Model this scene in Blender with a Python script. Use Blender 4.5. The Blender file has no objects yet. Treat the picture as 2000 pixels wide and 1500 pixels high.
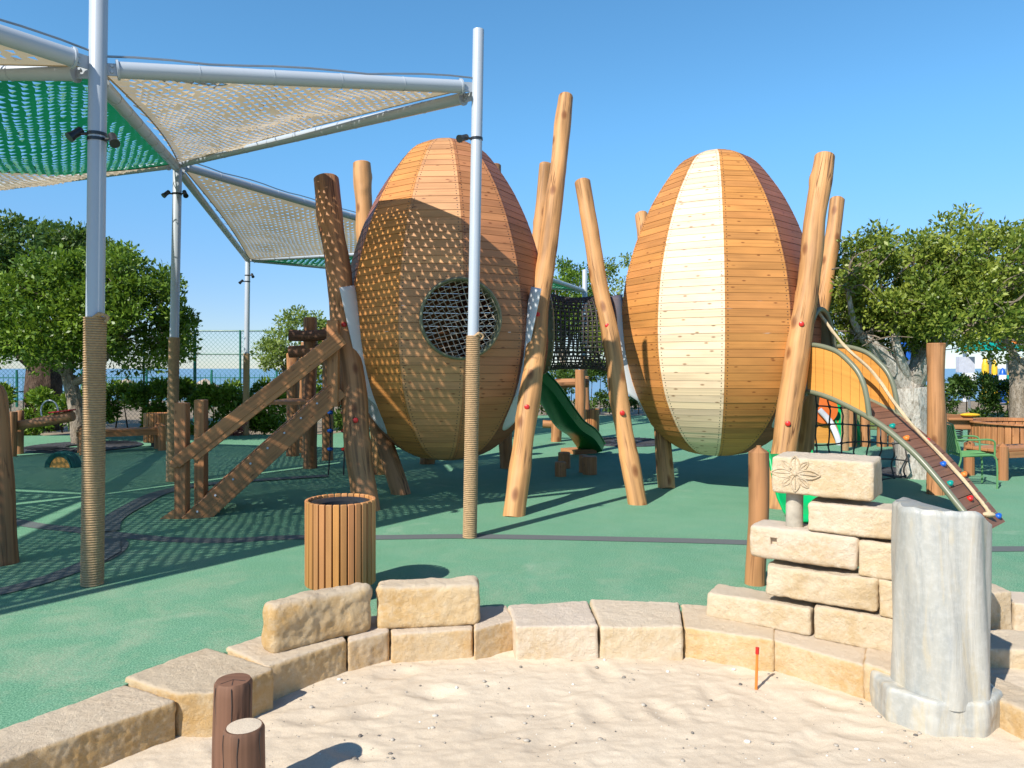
import bpy, bmesh, math, random
import numpy as np
from mathutils import Vector, Matrix, noise
R = math.radians
SC = bpy.context.scene
COL = SC.collection
# ------------------------------------------------------------------ camera, world, sun, exposure
H, F, HY = 1.65, 1444.0, 718.0
cam = bpy.data.cameras.new('camera'); camo = bpy.data.objects.new('camera', cam); COL.objects.link(camo)
camo.location = (0, 0, H); camo.rotation_euler = (R(90), 0, 0)
cam.lens = 26.0; cam.sensor_width = 36; cam.shift_y = -0.016; cam.clip_end = 6000; cam.clip_start = 0.05
SC.camera = camo
SUN_AZ, SUN_EL = R(39), R(42)          # shadows run 39 deg to the right of straight ahead
w = bpy.data.worlds.new('World'); SC.world = w; w.use_nodes = True
nt = w.node_tree; bg = nt.nodes['Background']
sky = nt.nodes.new('ShaderNodeTexSky'); sky.sky_type = 'NISHITA'; sky.sun_disc = False
sky.sun_elevation = SUN_EL; sky.sun_rotation = math.pi + SUN_AZ
sky.altitude = 0; sky.air_density = 1.0; sky.dust_density = 0.0; sky.ozone_density = 1.0
tn = nt.nodes.new('ShaderNodeMix'); tn.data_type = 'RGBA'; tn.blend_type = 'MULTIPLY'; tn.inputs[0].default_value = 1; tn.inputs[7].default_value = (.76, 1.04, 1.32, 1)   # tint multiplied over the sky colour
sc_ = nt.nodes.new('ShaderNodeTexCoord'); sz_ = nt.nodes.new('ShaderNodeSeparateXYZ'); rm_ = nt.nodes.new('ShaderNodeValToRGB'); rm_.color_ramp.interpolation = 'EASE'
nt.links.new(sc_.outputs['Generated'], sz_.inputs[0]); nt.links.new(sz_.outputs['Z'], rm_.inputs[0])      # sky tint by height: dimmed low over the sea
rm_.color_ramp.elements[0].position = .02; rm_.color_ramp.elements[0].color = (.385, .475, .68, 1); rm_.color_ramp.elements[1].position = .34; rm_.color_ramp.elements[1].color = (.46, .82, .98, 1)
e_ = rm_.color_ramp.elements.new(.48); e_.color = (.455, .83, .99, 1); e_ = rm_.color_ramp.elements.new(.85); e_.color = (.16, .36, .60, 1)      # zenith darkened above the view to cut fill light in the shadows
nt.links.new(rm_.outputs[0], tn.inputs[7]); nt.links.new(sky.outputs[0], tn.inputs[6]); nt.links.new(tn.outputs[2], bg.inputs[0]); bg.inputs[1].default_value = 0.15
sl = bpy.data.lights.new('sun', 'SUN'); sl.energy = 5.0; sl.angle = R(0.5); sl.color = (1, .95, .87)
so = bpy.data.objects.new('sun', sl); COL.objects.link(so)
sdir = Vector((math.sin(SUN_AZ)*math.cos(SUN_EL), math.cos(SUN_AZ)*math.cos(SUN_EL), -math.sin(SUN_EL)))
so.rotation_euler = sdir.to_track_quat('-Z', 'Y').to_euler(); so.location = (-8, -8, 12)
SC.view_settings.view_transform = 'Standard'; SC.view_settings.look = 'None'
SC.view_settings.exposure = 0.45; SC.view_settings.gamma = 1
SC.cycles.max_bounces = 6; SC.cycles.transparent_max_bounces = 12

def G(px, py, z=0.0):
    Y = (H-z)*F/(py-HY); return Vector(((px-1000)/F*Y, Y, z))
def Q(px, py, Y):
    return Vector(((px-1000)/F*Y, Y, H-(py-HY)/F*Y))

# ------------------------------------------------------------------ materials
def mat(name):
    m = bpy.data.materials.new(name); m.use_nodes = True
    return m, m.node_tree, m.node_tree.nodes['Principled BSDF']
def nd(t, typ, **kw):
    n = t.nodes.new(typ)
    for k, v in kw.items():
        if k in n.inputs: n.inputs[k].default_value = v
        else: setattr(n, k, v)
    return n
def mixc(t, fac, a, b, mode='MIX'):
    n = t.nodes.new('ShaderNodeMix'); n.data_type = 'RGBA'; n.blend_type = mode
    for i, v in ((0, fac), (6, a), (7, b)):
        if hasattr(v, 'links'): t.links.new(v, n.inputs[i])
        elif isinstance(v, (int, float)): n.inputs[i].default_value = v
        else: n.inputs[i].default_value = (*v, 1)[:4]
    return n.outputs[2]
def ramp(t, src, stops):
    n = t.nodes.new('ShaderNodeValToRGB'); t.links.new(src, n.inputs[0])
    while len(n.color_ramp.elements) < len(stops): n.color_ramp.elements.new(.5)
    for e, (p, c) in zip(n.color_ramp.elements, stops):
        e.position = p; e.color = (c, c, c, 1) if isinstance(c, (int, float)) else (*c, 1)
    return n.outputs[0]
def bump(t, bsdf, src, strength, dist):
    b = nd(t, 'ShaderNodeBump', Strength=strength, Distance=dist); t.links.new(src, b.inputs['Height'])
    if bsdf.inputs['Normal'].is_linked:
        t.links.new(bsdf.inputs['Normal'].links[0].from_socket, b.inputs['Normal'])
    t.links.new(b.outputs[0], bsdf.inputs['Normal'])
def coords(t, kind='Object', scale=(1, 1, 1)):
    c = t.nodes.new('ShaderNodeTexCoord'); m = nd(t, 'ShaderNodeMapping', Scale=scale)
    t.links.new(c.outputs[kind], m.inputs[0]); return m.outputs[0]
def noisen(t, vec, scale, detail=4, rough=.55, dist=0.0):
    n = nd(t, 'ShaderNodeTexNoise', Scale=scale, Detail=detail, Roughness=rough, Distortion=dist)
    t.links.new(vec, n.inputs['Vector']); return n.outputs[0]

def wood(name, c, rough=.6, grain=(2.2, 34), dark=.55, knots=.05, var=.35, bmp=.5, crack=0.0, kscale=(2.6, 7)):
    """u runs along the grain (metres), v across it"""
    m, t, b = mat(name)
    g = noisen(t, coords(t, 'UV', (grain[0]*.45, grain[1], 1)), 1.0, 2.5, .5, .25)
    big = noisen(t, coords(t, 'UV', (.9, 3.0, 1)), 1.0, 3)
    dk = tuple(x*dark for x in c)
    col = mixc(t, ramp(t, g, [(.38, 1.0), (.60, 0.0)]), c, dk)
    lt = tuple(min(1, x*1.25) for x in c)
    col = mixc(t, ramp(t, big, [(.42, 0.0), (.62, .7)]), col, lt)
    if knots > 0:
        v = nd(t, 'ShaderNodeTexVoronoi', Scale=1.0, voronoi_dimensions='2D'); t.links.new(coords(t, 'UV', (kscale[0], kscale[1], 1)), v.inputs['Vector'])
        k = ramp(t, v.outputs['Distance'], [(0.0, 1.0), (knots, .75), (knots*2.0, 0.0)])
        sep = t.nodes.new('ShaderNodeSeparateColor'); t.links.new(v.outputs['Color'], sep.inputs[0])
        sel = ramp(t, sep.outputs[0], [(.45, 0.0), (.55, 1.0)])
        mk = nd(t, 'ShaderNodeMath', operation='MULTIPLY'); t.links.new(k, mk.inputs[0]); t.links.new(sel, mk.inputs[1])
        col = mixc(t, mk.outputs[0], col, (c[0]*.38, c[1]*.27, c[2]*.22))
    if crack > 0:
        cr = noisen(t, coords(t, 'UV', (.8, 16, 1)), 1.0, 2, .5, .3)
        cm = ramp(t, cr, [(.49-crack, 0.0), (.5, 1.0), (.51+crack, 0.0)])
        cl = noisen(t, coords(t, 'UV', (1.2, 2.5, 1)), 1.0, 2)
        ck = nd(t, 'ShaderNodeMath', operation='MULTIPLY'); t.links.new(cm, ck.inputs[0]); t.links.new(ramp(t, cl, [(.5, 0.0), (.62, 1.0)]), ck.inputs[1])
        col = mixc(t, ck.outputs[0], col, (c[0]*.25, c[1]*.2, c[2]*.18))
        bump(t, b, ramp(t, ck.outputs[0], [(0.0, 1.0), (1.0, 0.0)]), .6, .01)
    at = nd(t, 'ShaderNodeAttribute', attribute_name='tint')
    col = mixc(t, var, col, at.outputs['Color'], 'MULTIPLY')
    t.links.new(col, b.inputs['Base Color']); b.inputs['Roughness'].default_value = rough
    b.inputs['Specular IOR Level'].default_value = .35
    bump(t, b, g, bmp, .004)
    return m
def plain(name, c, rough=.5, metal=0.0, nz=.12, scale=6, bmp=0.0, bscale=200, spec=.5):
    m, t, b = mat(name)
    v = coords(t)
    n = noisen(t, v, scale, 5, .6)
    col = mixc(t, ramp(t, n, [(.3, 0.0), (.75, 1.0)]), tuple(x*(1-nz) for x in c), tuple(min(1, x*(1+nz)) for x in c))
    t.links.new(col, b.inputs['Base Color'])
    t.links.new(ramp(t, n, [(.2, max(0, rough-.08)), (.8, min(1, rough+.1))]), b.inputs['Roughness'])
    b.inputs['Metallic'].default_value = metal; b.inputs['Specular IOR Level'].default_value = spec
    if bmp: bump(t, b, noisen(t, v, bscale, 3), bmp, .003)
    return m
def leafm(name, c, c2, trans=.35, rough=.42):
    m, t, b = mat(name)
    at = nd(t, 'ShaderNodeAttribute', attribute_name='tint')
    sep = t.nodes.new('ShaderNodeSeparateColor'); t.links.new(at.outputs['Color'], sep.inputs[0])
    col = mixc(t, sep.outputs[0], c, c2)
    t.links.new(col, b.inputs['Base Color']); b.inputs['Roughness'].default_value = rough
    b.inputs['Specular IOR Level'].default_value = .4
    tr = t.nodes.new('ShaderNodeBsdfTranslucent'); t.links.new(mixc(t, .5, col, (.20, .30, .02)), tr.inputs[0])
    mx = t.nodes.new('ShaderNodeMixShader'); mx.inputs[0].default_value = trans
    out = t.nodes['Material Output']
    t.links.new(b.outputs[0], mx.inputs[1]); t.links.new(tr.outputs[0], mx.inputs[2]); t.links.new(mx.outputs[0], out.inputs[0])
    return m
def sailm(name, c, trans=.35):
    m, t, b = mat(name)
    n = noisen(t, coords(t), 3, 3)
    col = mixc(t, n, tuple(x*.85 for x in c), tuple(x*1.1 for x in c))
    t.links.new(col, b.inputs['Base Color']); b.inputs['Roughness'].default_value = .65
    tr = t.nodes.new('ShaderNodeBsdfTranslucent'); t.links.new(col, tr.inputs[0])
    mx = t.nodes.new('ShaderNodeMixShader'); mx.inputs[0].default_value = trans
    t.links.new(b.outputs[0], mx.inputs[1]); t.links.new(tr.outputs[0], mx.inputs[2]); t.links.new(mx.outputs[0], t.nodes['Material Output'].inputs[0])
    return m
def stonem(name, c1, c2, c3):
    m, t, b = mat(name)
    oi = t.nodes.new('ShaderNodeObjectInfo')
    c = t.nodes.new('ShaderNodeTexCoord'); ad = nd(t, 'ShaderNodeVectorMath', operation='ADD')
    t.links.new(c.outputs['Object'], ad.inputs[0])
    ml = nd(t, 'ShaderNodeMath', operation='MULTIPLY'); ml.inputs[1].default_value = 37.0
    t.links.new(oi.outputs['Random'], ml.inputs[0]); t.links.new(ml.outputs[0], ad.inputs[1]); v = ad.outputs[0]
    a = noisen(t, v, 3.2, 6, .62, .5); f = noisen(t, v, 22, 6, .7); ff = noisen(t, v, 95, 4, .7)
    col = mixc(t, ramp(t, a, [(.36, 0.0), (.62, 1.0)]), c1, c2)
    col = mixc(t, ramp(t, f, [(.45, 0.0), (.72, .65)]), col, c3)
    col = mixc(t, ramp(t, ff, [(.62, 0.0), (.8, .5)]), col, (c2[0]*.45, c2[1]*.38, c2[2]*.3))
    # paler colour on upward faces
    ge = t.nodes.new('ShaderNodeNewGeometry'); sx = t.nodes.new('ShaderNodeSeparateXYZ'); t.links.new(ge.outputs['Normal'], sx.inputs[0])
    up = ramp(t, sx.outputs['Z'], [(.35, 0.0), (.9, .75)])
    col = mixc(t, up, col, (.66, .565, .45)); tv = ramp(t, oi.outputs['Random'], [(0.0, (.90, .87, .82)), (.5, (1.0, .98, .94)), (1.0, (.97, .96, .99))]); col = mixc(t, 1.0, col, tv, 'MULTIPLY')
    t.links.new(col, b.inputs['Base Color']); b.inputs['Roughness'].default_value = .93; b.inputs['Specular IOR Level'].default_value = .15
    bump(t, b, noisen(t, v, 34, 8, .8), 1.0, .019); bump(t, b, ff, .5, .004)
    return m

M = {}
M['pole'] = plain('painted_steel', (.40, .44, .48), .35, 0, .03, 2)
M['galv'] = plain('steel_dark', (.32, .33, .33), .35, .6, .1, 8)
M['black'] = plain('black_plastic', (.02, .022, .025), .35, 0, .2, 9)
M['rope'] = plain('hemp_rope', (.42, .27, .14), .9, 0, .22, 40, .8, 320)
M['ropel'] = plain('pale_rope', (.52, .40, .24), .85, 0, .2, 40, .6, 300)
M['netrope'] = plain('net_rope', (.40, .33, .25), .8, 0, .2, 50)
M['netdark'] = plain('dark_net_rope', (.05, .042, .038), .6, 0, .3, 50)
M['olive'] = plain('olive_paint', (.17, .175, .11), .38, 0, .06, 4)
M['grey'] = plain('grey_sheet', (.60, .62, .63), .4, 0, .03, 3)
M['red'] = plain('red_cap', (.55, .02, .015), .35)
M['blue'] = plain('blue_plastic', (.01, .10, .45), .35)
M['green'] = plain('green_plastic', (.0, .21, .035), .3, 0, .05, 3)
M['green2'] = plain('bright_green_plastic', (.0, .36, .10), .33, 0, .05, 3)
M['teal'] = plain('teal_plastic', (.0, .28, .22), .4)
M['orange'] = plain('orange_plastic', (.75, .20, .03), .45)
M['orangeb'] = plain('orange_board', (.70, .16, .03), .45, 0, .06, 4)
M['yellow'] = plain('yellow_plastic', (.75, .45, .02), .4)
M['white'] = plain('white_plastic', (.75, .76, .78), .4)
M['silver'] = plain('silver_plastic', (.50, .52, .58), .3)
M['chairgreen'] = plain('chair_green', (.10, .25, .09), .4)
M['fencegreen'] = plain('fence_green', (.008, .13, .085), .4)
M['egg_pale'] = wood('plank_pale_pine', (.77, .585, .385), .55, (1.6, 45), .86, .07, .30, .3, 0, (4, 9))
M['egg_gold'] = wood('plank_golden', (.57, .25, .068), .5, (1.6, 45), .78, .05, .42, .35, 0, (3, 8))
M['egg_tan'] = wood('plank_tan', (.56, .28, .12), .5, (1.6, 45), .80, .05, .38, .35, 0, (3, 8))
M['egg_red'] = wood('plank_reddish', (.44, .19, .08), .5, (1.6, 45), .80, .05, .38, .35, 0, (3, 8))
M['egg_dark'] = wood('plank_mahogany', (.29, .11, .055), .5, (1.6, 45), .78, .04, .38, .35, 0, (3, 8))
M['log'] = wood('robinia_log', (.52, .265, .10), .6, (1.6, 20), .56, .11, .5, .8, .018, (2.2, 4.5))
M['logd'] = wood('brown_log', (.42, .20, .085), .6, (1.6, 20), .52, .10, .5, .9, .018, (2.2, 4.5))
M['timber'] = wood('oiled_timber', (.45, .20, .08), .55, (1.6, 40), .66, .035, .45, .4, 0, (2.5, 9))
M['bin'] = wood('bin_slats', (.58, .265, .10), .5, (1.4, 50), .82, 0, 1.0, .25, 0)
M['pier'] = wood('weathered_brown_post', (.20, .10, .058), .75, (1.4, 30), .55, .03, .4, .8, .014, (2, 6))
M['ramp'] = wood('ramp_boards', (.24, .11, .065), .65, (1.6, 45), .7, .02, .5, .4, 0, (3, 9))
M['panel'] = wood('orange_boards', (.66, .30, .065), .5, (1.4, 30), .85, 0, .3, .3, 0)
M['barkw'] = plain('whitewashed_bark', (.55, .50, .43), .9, 0, .30, 7, .9, 30)
M['bark'] = plain('grey_bark', (.20, .16, .12), .9, 0, .35, 6, .9, 25)
M['barkd'] = plain('dark_bark', (.08, .05, .035), .9, 0, .35, 6, .9, 25)
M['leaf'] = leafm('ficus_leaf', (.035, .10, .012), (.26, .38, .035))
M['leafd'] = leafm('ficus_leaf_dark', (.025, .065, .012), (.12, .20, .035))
M['leafy'] = leafm('dry_ficus_leaf', (.08, .15, .018), (.42, .46, .07))
M['leafp'] = leafm('pale_shrub_leaf', (.12, .20, .04), (.34, .42, .10), .45)
M['leafr'] = leafm('pink_shrub_leaf', (.30, .06, .08), (.5, .18, .17), .3)
M['sailb'] = sailm('beige_membrane', (.58, .47, .32), .32)
M['sailg'] = sailm('green_membrane', (.003, .17, .07), .34)
M['stone'] = stonem('limestone_block', (.70, .53, .32), (.62, .40, .175), (.74, .61, .43))
M['stonew'] = stonem('pale_limestone_block', (.75, .62, .45), (.66, .50, .30), (.80, .71, .56))
M['thatch'] = plain('thatch', (.42, .33, .24), .95, 0, .3, 12, .8, 60)
M['tyre'] = plain('green_tyre', (.01, .10, .085), .6, 0, .2, 6, .3, 80)
M['grate'] = plain('cast_iron', (.06, .06, .065), .6, .3, .3, 8)

def barkm(name, c1, c2, c3):
    m, t, b = mat(name); v = coords(t, 'Object', (1, 1, .35)); a = noisen(t, v, 9, 6, .7, .8); g = noisen(t, v, 34, 5, .7)
    col = mixc(t, ramp(t, a, [(.40, 0.0), (.60, 1.0)]), c1, c2); col = mixc(t, ramp(t, g, [(.48, 0.0), (.62, .8)]), col, c3)
    t.links.new(col, b.inputs['Base Color']); b.inputs['Roughness'].default_value = .95; b.inputs['Specular IOR Level'].default_value = .15
    bump(t, b, a, .9, .05); bump(t, b, g, .7, .012); return m
M['barkw'] = barkm('whitewashed_bark', (.46, .42, .36), (.56, .53, .47), (.26, .22, .17))
M['bark'] = barkm('grey_bark', (.22, .17, .12), (.34, .28, .22), (.10, .08, .06))
M['barkd'] = barkm('dark_bark', (.08, .05, .035), (.15, .10, .07), (.03, .02, .015))
def marble():
    m, t, b = mat('veined_marble')
    v = coords(t, 'Object', (1, 1, .16))
    n = noisen(t, v, 5.0, 6, .55, 1.4); n2 = noisen(t, v, 13, 5, .6, 1.0); n3 = noisen(t, coords(t), 30, 5, .7)
    col = mixc(t, ramp(t, n, [(.34, 0.0), (.66, 1.0)]), (.31, .315, .29), (.46, .435, .37))
    col = mixc(t, ramp(t, n2, [(.52, 0.0), (.64, .55)]), col, (.47, .40, .27))
    col = mixc(t, ramp(t, n2, [(.28, .6), (.40, 0.0)]), col, (.24, .26, .27))
    col = mixc(t, ramp(t, n3, [(.45, 0.0), (.8, .45)]), col, (.56, .55, .51))
    t.links.new(col, b.inputs['Base Color']); b.inputs['Roughness'].default_value = .42
    bump(t, b, n, .5, .03); bump(t, b, n3, .35, .004)
    return m
M['marble'] = marble()
def rubber():
    m, t, b = mat('green_rubber_granulate')
    v = coords(t)
    f = noisen(t, v, 105, 3, .85); g = noisen(t, v, .55, 5, .6); g2 = noisen(t, v, 2.7, 5, .65); d = noisen(t, v, 1.3, 6, .7, .5)
    col = mixc(t, ramp(t, g, [(.35, 0.0), (.7, 1.0)]), (.108, .265, .150), (.145, .315, .185))
    col = mixc(t, ramp(t, g2, [(.4, 0.0), (.8, .35)]), col, (.16, .35, .24))
    col = mixc(t, ramp(t, f, [(.40, .85), (.50, 0.0)]), col, (.03, .13, .08))
    col = mixc(t, ramp(t, f, [(.52, 0.0), (.62, .8)]), col, (.27, .50, .34))
    col = mixc(t, ramp(t, d, [(.60, 0.0), (.78, .45)]), col, (.42, .46, .36))
    gp = t.nodes.new('ShaderNodeNewGeometry'); sy = t.nodes.new('ShaderNodeSeparateXYZ'); t.links.new(gp.outputs['Position'], sy.inputs[0])
    mr = nd(t, 'ShaderNodeMapRange'); t.links.new(sy.outputs['Y'], mr.inputs[0]); mr.inputs[1].default_value = 3.2; mr.inputs[2].default_value = 7.0; mr.inputs[3].default_value = 1.0; mr.inputs[4].default_value = .15
    sn = nd(t, 'ShaderNodeMath', operation='MULTIPLY'); t.links.new(mr.outputs[0], sn.inputs[0]); t.links.new(ramp(t, noisen(t, v, 2.3, 7, .75, .4), [(.44, 0.0), (.70, .75)]), sn.inputs[1])
    sg = nd(t, 'ShaderNodeMath', operation='MULTIPLY'); t.links.new(sn.outputs[0], sg.inputs[0]); t.links.new(ramp(t, noisen(t, v, 60, 4, .8), [(.42, .3), (.6, 1.0)]), sg.inputs[1])
    col = mixc(t, sg.outputs[0], col, (.50, .44, .33))
    t.links.new(col, b.inputs['Base Color']); b.inputs['Roughness'].default_value = .85; b.inputs['Specular IOR Level'].default_value = .25
    bump(t, b, f, .6, .004); bump(t, b, noisen(t, v, 1.6, 3), .25, .02)
    return m
M['rubber'] = rubber()
def sandm():
    m, t, b = mat('beach_sand')
    v = coords(t)
    f = noisen(t, v, 260, 3, .8); g = noisen(t, v, 1.6, 5, .6); s = noisen(t, v, 70, 4, .75)
    col = mixc(t, ramp(t, g, [(.35, 0.0), (.7, 1.0)]), (.57, .47, .35), (.64, .54, .41))
    col = mixc(t, ramp(t, s, [(.66, 0.0), (.72, .8)]), col, (.25, .20, .15))
    col = mixc(t, ramp(t, f, [(.38, .5), (.5, 0.0)]), col, (.36, .28, .19))
    col = mixc(t, ramp(t, f, [(.6, 0.0), (.7, .5)]), col, (.72, .64, .52))
    t.links.new(col, b.inputs['Base Color']); b.inputs['Roughness'].default_value = .95; b.inputs['Specular IOR Level'].default_value = .15
    bump(t, b, f, .5, .003); bump(t, b, noisen(t, v, 14, 5, .6), .5, .012); bump(t, b, s, .3, .004)
    return m
M['sand'] = sandm()
M['greyrub'] = plain('grey_rubber', (.105, .12, .118), .85, 0, .25, 150, .5, 190)
def grassm():
    m, t, b = mat('lawn')
    v = coords(t); f = noisen(t, v, 14, 5, .7); g = noisen(t, v, .8, 4)
    col = mixc(t, f, (.05, .11, .02), (.20, .27, .07)); col = mixc(t, g, col, (.16, .17, .06))
    t.links.new(col, b.inputs['Base Color']); b.inputs['Roughness'].default_value = .9; bump(t, b, f, .9, .03)
    return m
M['lawn'] = grassm()
M['earth'] = plain('earth', (.25, .19, .12), .95, 0, .3, 2, .5, 30)
def water():
    m, t, b = mat('sea_water')
    v = coords(t, 'Object', (.05, .16, 1)); n = noisen(t, v, 1.0, 6, .6)
    col = mixc(t, n, (.13, .24, .34), (.18, .30, .40)); t.links.new(col, b.inputs['Base Color'])
    b.inputs['Roughness'].default_value = .35; b.inputs['Specular IOR Level'].default_value = .3; bump(t, b, n, .3, .3)
    return m
M['sea'] = water()

# ------------------------------------------------------------------ mesh builder
rnd = random.Random(7)
class MB:
    def __init__(s): s.v = []; s.f = []; s.uv = []; s.t = []
    def add(s, verts, faces, uvs=None, tint=None):
        o = len(s.v); s.v += [tuple(p) for p in verts]
        if tint is None:
            k = rnd.uniform(.55, 1.0); tint = (k, k*rnd.uniform(.92, 1.0), k*rnd.uniform(.85, 1.0))
        for i, f in enumerate(faces):
            s.f.append([o+j for j in f]); s.uv.append(uvs[i] if uvs else [(verts[j][0], verts[j][1]) for j in f]); s.t.append(tint)
        return s
    def box(s, c, size, rot=None, tint=None, taper=0.0):
        c = Vector(c); hx, hy, hz = [a/2 for a in size]
        rot = Matrix.Rotation(rot, 3, 'Z') if isinstance(rot, (int, float)) else (rot or Matrix.Identity(3))
        L = [Vector((x*hx, y*hy, z*hz)) for z in (-1, 1) for y in (-1, 1) for x in (-1, 1)]
        V = [c + rot @ p for p in L]
        Fs = [(0, 2, 3, 1), (4, 5, 7, 6), (0, 1, 5, 4), (2, 6, 7, 3), (1, 3, 7, 5), (0, 4, 6, 2)]
        ax = max(range(3), key=lambda i: size[i]); oth = [i for i in range(3) if i != ax]
        ou, ov = rnd.uniform(0, 50), rnd.uniform(0, 50)
        U = []
        for f in Fs:
            P = [L[j] for j in f]; const = [i for i in range(3) if max(p[i] for p in P)-min(p[i] for p in P) < 1e-7]
            if ax in const: U.append([(p[oth[0]]*.3+ou, p[oth[1]]+ov) for p in P])
            else:
                o = [i for i in oth if i not in const][0]; U.append([(p[ax]+ou, p[o]+ov+(.3 if const and const[0] == oth[0] else 0)) for p in P])
        return s.add(V, Fs, U, tint)
    def beam(s, a, b, wd, ht, up=Vector((0, 0, 1)), tint=None):
        a, b = Vector(a), Vector(b); d = (b-a); L = d.length; x = d.normalized(); y = Vector(up).cross(x).normalized(); z = x.cross(y)
        return s.box((a+b)/2, (L, wd, ht), Matrix((x, y, z)).transposed(), tint)
    def tube(s, pts, r, n=12, caps=True, bumpf=None, tint=None, closed=False, sq=1.0):
        pts = [Vector(p) for p in pts]; N = len(pts)
        rr = r if isinstance(r, (list, tuple)) else [r]*N
        T = []
        for i in range(N):
            if closed: d = pts[(i+1) % N]-pts[i-1]
            else: d = pts[min(i+1, N-1)]-pts[max(i-1, 0)]
            T.append(d.normalized())
        ref = Vector((0, 0, 1)) if abs(T[0].z) < .9 else Vector((0, 1, 0))
        nrm = (ref - T[0]*ref.dot(T[0])).normalized(); V = []; Ln = [0]; ou = rnd.uniform(0, 40)
        for i in range(N):
            nrm = (nrm - T[i]*nrm.dot(T[i])).normalized(); bn = T[i].cross(nrm)
            if i: Ln.append(Ln[-1]+(pts[i]-pts[i-1]).length)
            for k in range(n):
                a = 2*math.pi*k/n; q = rr[i]*(1+(bumpf(Ln[-1], a) if bumpf else 0))
                V.append(pts[i]+nrm*math.cos(a)*q+bn*math.sin(a)*q*sq)
        Fs = []; U = []
        rm = sum(rr)/N
        for i in range(N if closed else N-1):
            j = (i+1) % N
            for k in range(n):
                k2 = (k+1) % n; Fs.append((i*n+k, i*n+k2, j*n+k2, j*n+k))
                v0, v1 = k*2*math.pi*rm/n, (k+1)*2*math.pi*rm/n; u0, u1 = Ln[i]+ou, (Ln[j] if j else Ln[i]+.1)+ou
                U.append([(u0, v0), (u0, v1), (u1, v1), (u1, v0)])
        if caps and not closed:
            for i in (0, N-1):
                ring = [i*n+k for k in range(n)]
                if i == 0: ring.reverse()
                Fs.append(ring); c = pts[i]; U.append([((V[q]-c).x*.4+ou, (V[q]-c).y+(V[q]-c).z*.5) for q in ring])
        return s.add(V, Fs, U, tint)
    def prism(s, poly, vec, tint=None):
        poly = [Vector(p) for p in poly]; vec = Vector(vec); n = len(poly)
        V = poly+[p+vec for p in poly]
        Fs = [tuple(range(n)), tuple(range(2*n-1, n-1, -1))]+[(i+n, (i+1) % n+n, (i+1) % n, i) for i in range(n)]
        ou = rnd.uniform(0, 30)
        U = [[(V[j].x+V[j].y*.6+ou, V[j].z+V[j].y*.2) for j in f] for f in Fs]
        return s.add(V, Fs, U, tint)
    def lathe(s, prof, c=(0, 0, 0), n=24, axis=None, tint=None):
        c = Vector(c); rot = Vector(axis).to_track_quat('Z', 'Y').to_matrix() if axis is not None else Matrix.Identity(3)
        V = []; Fs = []; U = []; L = 0
        for i, (r, z) in enumerate(prof):
            for k in range(n):
                a = 2*math.pi*k/n; V.append(c+rot @ Vector((r*math.cos(a), r*math.sin(a), z)))
        for i in range(len(prof)-1):
            d = math.hypot(prof[i+1][0]-prof[i][0], prof[i+1][1]-prof[i][1])
            for k in range(n):
                k2 = (k+1) % n; Fs.append((i*n+k, i*n+k2, (i+1)*n+k2, (i+1)*n+k)); r = prof[i][0]
                U.append([(L, k*r*6.28/n), (L, (k+1)*r*6.28/n), (L+d, (k+1)*r*6.28/n), (L+d, k*r*6.28/n)])
            L += d
        return s.add(V, Fs, U, tint)
    def ball(s, c, r, n=8, sc=(1, 1, 1), tint=None):
        c = Vector(c); V = []; Fs = []
        m = max(4, n//2+1)
        for i in range(m+1):
            th = math.pi*i/m
            for k in range(n):
                a = 2*math.pi*k/n; V.append(c+Vector((math.sin(th)*math.cos(a)*sc[0], math.sin(th)*math.sin(a)*sc[1], math.cos(th)*sc[2]))*r)
        for i in range(m):
            for k in range(n): Fs.append((i*n+k, (i+1)*n+k, (i+1)*n+(k+1) % n, i*n+(k+1) % n))
        return s.add(V, Fs, None, tint)
    def mesh(s, name, m, origin=(0, 0, 0), smooth=True, ang=35):
        o = Vector(origin); me = bpy.data.meshes.new(name)
        me.from_pydata([(x-o.x, y-o.y, z-o.z) for x, y, z in s.v], [], s.f)
        fl = [c for f in s.uv for p in f for c in p]; me.uv_layers.new(name='UVMap'); me.uv_layers[0].data.foreach_set('uv', fl)
        me.color_attributes.new('tint', 'FLOAT_COLOR', 'CORNER'); me.color_attributes['tint'].data.foreach_set('color', [c for f, t in zip(s.f, s.t) for _ in f for c in (*t, 1.0)])
        me.materials.append(m); me.validate()
        if smooth:
            me.polygons.foreach_set('use_smooth', [True]*len(me.polygons)); me.set_sharp_from_angle(angle=R(ang))
        me.update(); return me
    def build(s, name, m, parent=None, origin=(0, 0, 0), smooth=True, bevel=0.0, ang=35):
        me = s.mesh(name, m, origin, smooth, ang); ob = bpy.data.objects.new(name, me); COL.objects.link(ob)
        if parent is not None: ob.parent = parent
        else: ob.location = origin
        if bevel:
            b = ob.modifiers.new('bevel', 'BEVEL'); b.width = bevel; b.segments = 2; b.limit_method = 'ANGLE'; b.angle_limit = R(40)
        return ob
def tag(o, label=None, cat=None, group=None, kind=None):
    if label: o['label'] = label
    if cat: o['category'] = cat
    if group: o['group'] = group
    if kind: o['kind'] = kind
    return o
def thing(name, loc, label, cat, group=None, rz=0.0):
    o = bpy.data.objects.new(name, None); COL.objects.link(o); o.location = loc; o.rotation_euler = (0, 0, rz); o.empty_display_size = .2
    return tag(o, label, cat, group)
def copy_tree(o, parent=None):
    c = o.copy(); COL.objects.link(c); c.parent = parent
    for ch in [x for x in o.children]: copy_tree(ch, c)
    return c
def dup(o, loc, rz, label):
    c = copy_tree(o); c.location = loc; c.rotation_euler = (0, 0, rz); c['label'] = label; return c
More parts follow.
